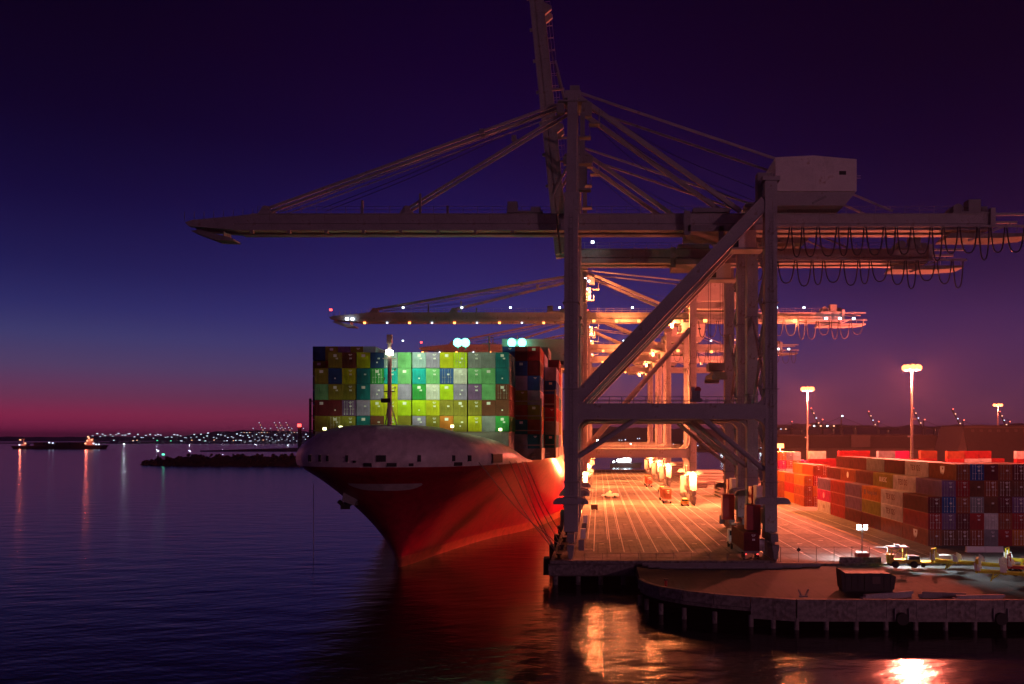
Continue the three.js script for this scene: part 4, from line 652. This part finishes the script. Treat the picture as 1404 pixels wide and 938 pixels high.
for (const [n, x, d, w, l] of [[5, 45, 352, 12, 12], [4, 44.5, 281, 11, 13], [6, 42, 436, 12, 12], [2, 38, 330, 8, 10]]) for (let k = 0; k < n; k++) { // hatch covers stacked behind the landward rail
  const g = thing('hatch_cover', `steel hatch cover, ${ORD[k + 1]} from the bottom of the ${n === 5 ? 'wide pile behind the third crane' : n === 4 ? 'pile beside the quay road' : n === 6 ? 'pile behind the fourth crane' : 'low pile between the bigger ones'}`, 'hatch cover', [x + rr(-0.5, 0.5), k * 1.16, -d + rr(-0.5, 0.5)], 'stacked hatch covers');
  new MB().span(-w / 2, w / 2, 0.28, 1.0, -l / 2, l / 2).build('panel', M.shipSteel, g); new MB().span(-w / 2 + 0.6, -w / 2 + 1, 0, 0.28, -l / 2, l / 2).span(w / 2 - 1, w / 2 - 0.6, 0, 0.28, -l / 2, l / 2).build('beam', M.craneDark, g); new MB().span(-w / 2, w / 2, 1.0, 1.16, -l / 2, -l / 2 + 0.4).span(-w / 2, w / 2, 1.0, 1.16, l / 2 - 0.4, l / 2).build('rim', M.shipSteel, g);
}
{ const p = onGround(815, 699), b = thing('tool_chest', 'small dark tool chest on the quay lane near the ship', 'chest', [p.x, 0, p.z]); new MB().span(-0.9, 0.9, 0.15, 1.3, -0.7, 0.7).build('body', M.craneDark, b); new MB().span(-0.95, 0.95, 1.3, 1.42, -0.75, 0.75).build('lid', M.redPaint, b); for (const e of [-0.6, 0.6]) new MB().box(e, 0.08, 0, 0.3, 0.14, 1.2).build('skid', M.black, b); }
{ // portable light tower
  const x = 40.4, d = 130.6, g = thing('light_tower', 'portable light tower with white lamps on a red trailer inside the fence', 'light tower', [x, 0, -d]);
  new MB().span(-0.9, 0.9, 0.45, 1.25, -0.7, 0.7).build('trailer', M.redPaint, g); new MB().cyl(-0.95, 0.35, 0, 0.35, 0.2, 'x').cyl(0.95, 0.35, 0, 0.35, 0.2, 'x').build('wheel', M.rubber, g); new MB().span(-0.8, 0.8, 1.26, 1.4, -0.6, 0.6).build('hood', M.white, g);
  new MB().tube(V(0, 1.3, 0), V(0, 5.1, 0), 0.09, 8).box(0, 5.0, 0, 1.5, 0.08, 0.08).build('mast', M.pole, g); for (const [a, b] of [[-0.5, 5.0], [0.5, 5.0], [-0.5, 5.42], [0.5, 5.42]]) new MB().box(a, b, 0.12, 0.55, 0.34, 0.2).build('lamp', M.lampTower, g);
  spotLight(LIGHT.white, 4200, V(x + 0.8, 5.3, -d + 0.4), V(x + 11, 0.5, -125.5), 0.85, 20); spotLight(LIGHT.white, 600, V(x - 0.2, 5.2, -d - 0.3), V(x - 1, 0, -135), 1.1, 20);
}
{ // yellow tow tractor and its drawbar
  const g = thing('tow_tractor', 'yellow cage-framed yard tractor lit by the light tower', 'tractor', [44.2, 0, -124.6]);
  for (const [a, z] of [[-1.1, 1], [-1.1, -1], [1.6, 1], [1.6, -1]]) new MB().cyl(a, 0.5, z, 0.5, 0.4, 'z', 16).build('wheel', M.rubber, g);
  new MB().span(-1.8, 2.6, 0.6, 1.15, -0.8, 0.8).span(-1.9, -1.3, 1.15, 1.9, -0.8, 0.8).build('body', M.yellow, g);
  const f = new MB(); for (const a of [-1.6, 0.6]) for (const z of [0.75, -0.75]) f.bar(V(a, 1.15, z), V(a, 2.9, z), 0.12, 0.12); f.bar(V(-1.6, 2.9, 0.75), V(0.6, 2.9, 0.75), 0.12, 0.12).bar(V(-1.6, 2.9, -0.75), V(0.6, 2.9, -0.75), 0.12, 0.12).bar(V(-1.6, 1.3, 0.75), V(-0.4, 2.8, 0.75), 0.1, 0.1).bar(V(0.6, 1.3, 0.75), V(-0.4, 2.8, 0.75), 0.1, 0.1).build('cage_frame', M.yellow, g);
  new MB().span(-1.9, 0.9, 2.92, 3.04, -1, 1).build('roof', M.white, g); new MB().box(-0.6, 3.2, 0, 0.7, 0.3, 0.5).build('beacon_box', M.white, g); new MB().span(0.9, 2.5, 1.16, 1.7, -0.75, 0.75).build('engine_cover', M.black, g);
  const b = thing('drawbar_trailer', 'low yellow drawbar trailer with a white box behind the yard tractor', 'trailer', [49.2, 0, -125.2]); new MB().span(-2.3, 2.4, 0.5, 0.72, -0.7, 0.7).build('bed', M.yellow, b); new MB().span(0.3, 2.3, 0.74, 1.7, -0.65, 0.65).build('box', M.white, b); for (const a of [-1.8, 1.8]) for (const z of [0.85, -0.85]) new MB().cyl(a, 0.3, z, 0.3, 0.22, 'z').build('wheel', M.rubber, b);
}
// parked chassis, nose frames yellow
function chassis(x, d, turn, label, paint = M.yellow) {
  const g = thing('container_chassis', label, 'chassis', [x, 0, -d], undefined, turn);                // nose at local 0, body along +x
  const L = 12.6; for (const z of [0.45, -0.45]) new MB().span(0, L, 1.0, 1.38, z - 0.1, z + 0.1).build('rail', paint, g);
  for (const a of [0.1, 3.2, 6.2, 9.2, L - 0.2]) new MB().span(a - 0.12, a + 0.12, 1.05, 1.36, -1.2, 1.2).build('cross_member', paint, g);
  for (const a of [0.1, 3.2, 6.2, 9.2, L - 0.2]) for (const z of [1.18, -1.18]) new MB().plate([[a - 0.35, 1.36], [a + 0.45, 1.36], [a + 0.2, 2.1], [a - 0.4, 2.4]], z - 0.04, z + 0.04).build('guide', M.white, g);
  new MB().span(-0.12, 0.06, 1.0, 2.9, -1.22, -1.1).span(-0.12, 0.06, 1.0, 2.9, 1.1, 1.22).span(-0.12, 0.06, 2.72, 2.9, -1.1, 1.1).build('nose_frame', paint, g);
  for (const z of [0.7, -0.7]) new MB().bar(V(2.0, 1.0, z), V(1.7, 0.05, z), 0.14, 0.14).bar(V(2.7, 1.0, z), V(1.75, 0.2, z), 0.08, 0.08).build('landing_leg', paint, g);
  for (const a of [9.6, 10.9]) for (const z of [0.95, -0.95]) new MB().cyl(a, 0.5, z, 0.5, 0.5, 'z', 16).build('wheel', M.rubber, g);
  return g;
}
chassis(48.6, 123.4, -0.62, 'yellow container chassis, its nose frame lit by the light tower'); chassis(50.4, 113.4, -0.5, 'dim yellow chassis parked behind the lit one, nearer the concrete edge');
chassis(59.6, 124.2, -0.62, 'yellow chassis parked alongside, by the white barrier blocks'); chassis(56.5, 117.2, -0.6, 'maroon painted chassis squeezed between the yellow ones', M.redPaint);
for (const x of [62.3, 65.4]) { const o = tag(new MB().plate([[-0.4, 0.002], [0.4, 0.002], [0.22, 0.4], [0.18, 0.95], [-0.18, 0.95], [-0.22, 0.4]], -1.5, 1.5).build('barrier_block', M.white), `white concrete barrier block before the stacked container doors, ${x < 63 ? 'nearer' : 'farther from'} the quay road`, 'barrier'); o.rotation.y = Math.PI / 2; o.position.set(x, 0, -141); }
{ // low concrete barrier and dark skip
  const b = tag(new MB().plate([[-0.3, 0], [0.3, 0], [0.12, 0.45], [0.12, 0.85], [-0.12, 0.85], [-0.12, 0.45]], -3.1, 3.1).build('road_barrier', M.concrete), 'long grey concrete barrier beside the light tower', 'barrier'); b.rotation.y = Math.PI / 2 - 0.06; b.position.set(39.6, 0.002, -128.9);
  const skipPaint = std([0.022, 0.018, 0.02], { map: T.steel, roughness: 0.7 });
  const s = thing('waste_skip', 'long dark steel skip with a pale square panel standing on the low apron', 'skip', [33.6, AY, -107.2], undefined, -0.02);
  new MB().plate([[-3.2, 0.3], [3.2, 0.3], [3.4, 1.9], [2.7, 2.3], [-2.8, 2.3], [-3.4, 2.7]], -1.2, 1.2).build('body', skipPaint, s); for (let a = -2.8; a <= 2.9; a += 0.8) if (Math.abs(a - 1) > 0.7) new MB().span(a - 0.06, a + 0.06, 0.35, 2.2, 1.2, 1.3).build('rib', skipPaint, s);
  new MB().span(0.5, 1.5, 1.0, 1.9, 1.21, 1.24).build('panel', M.roof, s); for (const e of [-0.75, 0.75]) new MB().span(-3.1, 3.1, 0, 0.3, e - 0.15, e + 0.15).build('skid', M.black, s);
}
{ // chain-link fence along the quay end
  const f = thing('fence', 'wire fence with thin posts along the quay end', 'fence', [0, 0, -QD - 1.4]); const xs = []; for (let x = -2; x <= 46; x += 2.7) xs.push(x);
  for (const x of xs) new MB().tube(V(x, 0, 0), V(x, x > 24 ? 2.4 : 1.4, 0), 0.045, 6).build('post', M.craneDark, f);
  for (let i = 0; i < xs.length - 1; i++) { const h = xs[i] > 24 ? 2.3 : 1.3; new MB().tube(V(xs[i], h, 0), V(xs[i + 1], h, 0), 0.03, 5).build('rail', M.craneDark, f); new MB().tube(V(xs[i], h * 0.55, 0), V(xs[i + 1], h * 0.55, 0), 0.018, 4).build('wire', M.craneDark, f); new MB().tube(V(xs[i], 0.12, 0), V(xs[i + 1], 0.12, 0), 0.018, 4).build('wire', M.craneDark, f); }
  new MB().add(new THREE.BoxGeometry(0.5, 0.5, 0.03), new THREE.Matrix4().makeRotationZ(Math.PI / 4).setPosition(30.4, 1.9, 0.06)).build('diamond_sign', M.black, f);
  // pipes and timber lying between quay end and apron
  for (const [x0, x1, z, r, y] of [[6.6, 33, -126.6, 0.28, 0.0], [7.4, 30, -125.6, 0.24, -0.05], [9, 27, -124.9, 0.2, -0.1]]) tag(new MB().cyl((x0 + x1) / 2, y, z, r, x1 - x0, 'x').build('steel_pipe', M.craneDark), r > 0.26 ? 'thick dark steel pipe lying along the quay end' : r > 0.22 ? 'medium dark pipe lying beside the thick one' : 'thin dark pipe lying outermost of the three', 'pipe');
  for (const [px, py, l, t, m, nm] of [[1215, 821, 7, 0.35, M.crane, 'grey timber lying on the low apron near its edge'], [1290, 820, 5, -0.2, M.craneDark, 'dark timber lying before the chassis row'], [1340, 824, 6, 0.1, M.crane, 'grey timber lying close to the concrete edge']]) { const p = onGround(px, py, AY), o = tag(new MB().span(-l / 2, l / 2, 0.002, 0.4, -0.3, 0.3).span(-l / 2 + 0.4, l / 2 + 0.3, 0.402, 0.7, -0.2, 0.25).build('timber_baulk', m), nm, 'timber'); o.position.set(p.x, AY, p.z); o.rotation.y = t; }
  const p = onGround(913, 806, AY), b = thing('edge_bollard', 'small rusty bollard on the curved apron edge', 'bollard', [p.x, AY, p.z]); new MB().cyl(0, 0.5, 0, 0.18, 1).build('post', M.redPaint, b); new MB().cyl(0, 1.05, 0, 0.3, 0.2).build('cap', M.shedWall, b);
  const q = onGround(1098, 822, AY), k = thing('mooring_cleat', 'two-horned mooring cleat on the concrete edge of the apron', 'cleat', [q.x, AY + 0.5, q.z + 1.2]); new MB().box(0, 0.1, 0, 1, 0.2, 0.4).build('base', M.craneDark, k); for (const s of [-1, 1]) new MB().bar(V(s * 0.25, 0.2, 0), V(s * 0.6, 0.9, 0), 0.16, 0.16).build('horn', M.craneDark, k);
}

// ---------------------------------------------------------------- far things
{ // tug beyond the quay's far end
  const p = onGround(857, 640, WATER), g = thing('tugboat', 'small brightly lit tugboat on the water past the far quay end', 'tugboat', [p.x, WATER, p.z]);
  new MB().plate([[-12, 0], [12, 0], [13.5, 3.2], [-12, 2.4]], -4, 4).build('hull', M.black, g); new MB().span(-6, 5, 3, 6.5, -3, 3).build('deckhouse', M.white, g); new MB().span(-2, 4, 6.52, 9, -2.4, 2.4).build('wheelhouse', M.white, g); new MB().cyl(0, 13, 0, 0.3, 8).build('mast', M.white, g);
  for (const [x, y] of [[-6, 5], [-2, 8], [3, 6], [5, 9.4], [0, 17], [-9, 4]]) new MB().box(x, y, 3.2, 1.4, 1, 0.6).build('lamp', M.lampTower, g); pointLight(LIGHT.white, 900, V(p.x, WATER + 10, p.z + 7), 20);
}
{ // ship at anchor
  const c = at(84, 611, 1900), g = thing('anchored_ship', 'dark ship at anchor in the bay with lit superstructure', 'ship', [c.x, WATER, c.z]);
  new MB().plate([[-104, 6.5], [-98, -0.5], [92, -0.5], [98, 8], [90, 8.6], [-60, 6.8]], -13, 13).build('hull', M.black, g);
  new MB().span(58, 80, 8.5, 15, -10, 10).span(62, 76, 15.02, 22, -8, 8).build('superstructure', M.shipCream, g); new MB().cyl(69, 26, 0, 0.5, 9).build('mast', M.shipSteel, g); new MB().span(-92, -74, 7, 11, -6, 6).cyl(-84, 17, 0, 0.6, 14).build('forecastle', M.shipCream, g);
  for (let k = 0; k < 4; k++) new MB().span(-56 + k * 27, -34 + k * 27, 7.2, 14.5, -9, 9).build('hatch', M.black, g);
  for (const [x, y, m] of [[68, 24, 1], [74, 20, 1], [64, 18, 1], [60, 12, 1], [78, 12, 0], [84, 10, 0], [90, 10, 0], [-84, 20, 1], [-73, 12.5, 1], [-86, 9, 0], [-20, 14, 0], [-12, 13, 0], [66, 27, 1]]) new MB().box(x, y, 11, 3.2, 2.4, 1).build('deck_lamp', m ? M.lampFarWarm : M.lampFar, g);
  pointLight(LIGHT.mast, 1300, V(c.x + 68, WATER + 22, c.z + 22), 100); pointLight(LIGHT.mast, 1200, V(c.x - 82, WATER + 19, c.z + 16), 80);
}
{ // port across the bay
  const proto = new THREE.Group(); proto.name = 'far_light_mast';
  new MB().cyl(0, 20, 0, 0.7, 40).build('pole', M.pole, proto); new MB().box(0, 41, 0, 7, 3, 3).build('lamp', M.lampFar, proto);
  let i = 0;
  for (let k = 0; k < 70; k++) {
    const px = 128 + (k / 70) * 300 + rr(-2, 2), d = rr(4000, 5600), g = proto.clone(); g.name = numbered('far_light_mast'); const p = at(px, 600, d); g.position.set(p.x, -1.2, p.z); g.scale.y = rr(0.6, 1.25); g.userData = { label: `far ${g.scale.y > 1.05 ? 'tall' : g.scale.y < 0.8 ? 'short' : 'medium'} lamp mast with a white light in the port across the bay`, category: 'light mast', group: 'lamp masts of the port across the bay' }; scene.add(g); i++;
  }
  for (let k = 0; k < 34; k++) { const px = 60 + rr(90, 365), d = rr(3950, 4300), p = at(px, 606, d), w = rr(20, 60), h = rr(6, 13); const o = thing('far_shed', `${w > 45 ? 'long' : w < 32 ? 'short' : 'medium'} ${h > 9.5 ? 'tall' : 'low'} pale port shed across the bay`, 'shed', [p.x, -1.2, p.z], 'sheds of the port across the bay'); new MB().span(-w / 2, w / 2, 0, h, -8, 8).build('wall', M.white, o); new MB().span(-w / 2 - 0.5, w / 2 + 0.5, h + 0.02, h + 0.8, -8.5, 8.5).build('roof', M.shedWall, o); new MB().box(rr(-w / 3, w / 3), h + 2.5, 8, 6, 2.4, 1).build('lamp', rnd() < 0.25 ? M.lampFarWarm : rnd() < 0.12 ? M.lampGreen : M.lampFar, o); }
  for (let k = 0; k < 6; k++) { const p = at(170 + k * 45, 600, 4250); pointLight(new THREE.Color(0.75, 0.85, 1), 4000, V(p.x, 45, p.z), 20); }
  [[347, 0], [363, 1], [371, 0], [384, 1], [391, 1], [400, 1], [416, 0]].forEach(([px, up], k) => farCrane(px, 4050, 0.9, up, `pale far crane across the bay, ${ORD[k + 1]} along its quay, boom ${up ? 'raised' : 'level'}`, M.white, M.lampFar, 1));
}
function farCrane(px, d, s, up, label, mat, lampMat, dir = -1, red = false) {
  const p = at(px, 602, d), g = thing('far_crane', label, 'crane', [p.x, -1, p.z], 'cranes on the far shores'); g.scale.setScalar(s);
  for (const x of [0, 30]) for (const z of [0, -16]) new MB().span(x - 1.5, x + 1.5, 0, 56, z - 1.5, z + 1.5).build('leg', mat, g);
  new MB().span(-2, 32, 22, 25, -2, 2).build('portal_beam', mat, g); new MB().span(-4, 62, 54, 57.5, -10, -6).build('girder', mat, g); new MB().bar(V(0, 56, -8), V(0, 76, -8), 2.4, 2.4).build('mast', mat, g);
  const q = up ? V(-30, 108, -8) : V(-62, 56, -8); new MB().bar(V(-4, 56, -8), q, 3, 3).build('boom', mat, g); new MB().bar(V(0, 76, -8), up ? V(-18, 84, -8) : V(-45, 57, -8), 0.8, 0.8).bar(V(0, 76, -8), V(48, 57, -8), 0.8, 0.8).build('stay', mat, g);
  const L = (x, y, m, w = 3) => new MB().box(x, y, 0, w, w * 0.8, w * 0.5).build('lamp', m, g);
  L(0, 78, red ? M.lampFarRed : lampMat); for (let k = 1; k <= 4; k++) { const t = k / 4, a = V(-4, 56, 0).lerp(q, t); L(a.x, a.y, k === 4 && red ? M.lampFarRed : (k % 2 ? M.lampFarWarm : lampMat)); } L(30, 50, M.lampFarWarm); L(10, 20, lampMat); L(26, 12, lampMat);
  return g;
}
farCrane(1155, 1350, 0.72, 0, 'far crane with a lit mast rising behind the warehouse, boom level', M.shedWall, M.lampWhite);
[[1128, 1700, 1], [1086, 1900, 0], [1205, 1900, 1], [1268, 1700, 1], [1322, 1750, 1], [1385, 1900, 1]].forEach(([px, d, up], k) => farCrane(px, d, 0.75, up, `dim far crane with red and white lights, ${ORD[k + 1]} of the row behind the sheds`, M.shedWall, M.lampFar, -1, true));
{ // town lights on the far shore behind the portal
  for (let k = 0; k < 60; k++) { const px = rr(815, 1130), d = rr(1400, 2200), p = at(px, 600, d), h = rr(3, 22), o = thing('town_lamp', `${k % 9 === 0 ? 'large white' : k % 5 === 0 ? 'warm orange' : 'small white'} street lamp glowing on the far shore across the basin`, 'lamp post', [p.x, -1.6, p.z], 'street lamps on the far shore'); new MB().cyl(0, h / 2, 0, 0.3, h).build('pole', M.pole, o); new MB().box(0, h + 0.6, 0, k % 9 ? 1.8 : 4, k % 9 ? 1.3 : 2.6, 1).build('lamp', k % 9 === 0 ? M.lampTower : k % 5 === 0 ? M.lampFarWarm : M.lampFar, o); }
  for (let k = 0; k < 14; k++) { const px = 820 + k * 25 + rr(-8, 8), d = rr(1500, 2000), p = at(px, 600, d), w = rr(20, 70), h = rr(6, 16), o = thing('far_building', `${w > 45 ? 'long' : 'short'} ${h > 11 ? 'tall' : 'low'} dark building on the far shore across the basin`, 'building', [p.x, -1.6, p.z], 'buildings on the far shore'); new MB().span(-w / 2, w / 2, 0, h, -10, 10).build('wall', M.shedWall, o); new MB().span(-w / 2 - 1, w / 2 + 1, h + 0.02, h + 1, -11, 11).build('roof', M.roof, o); }
}
scene.fog = new THREE.FogExp2(0xe8dce4, 0.00007);
renderer.render(scene, camera);
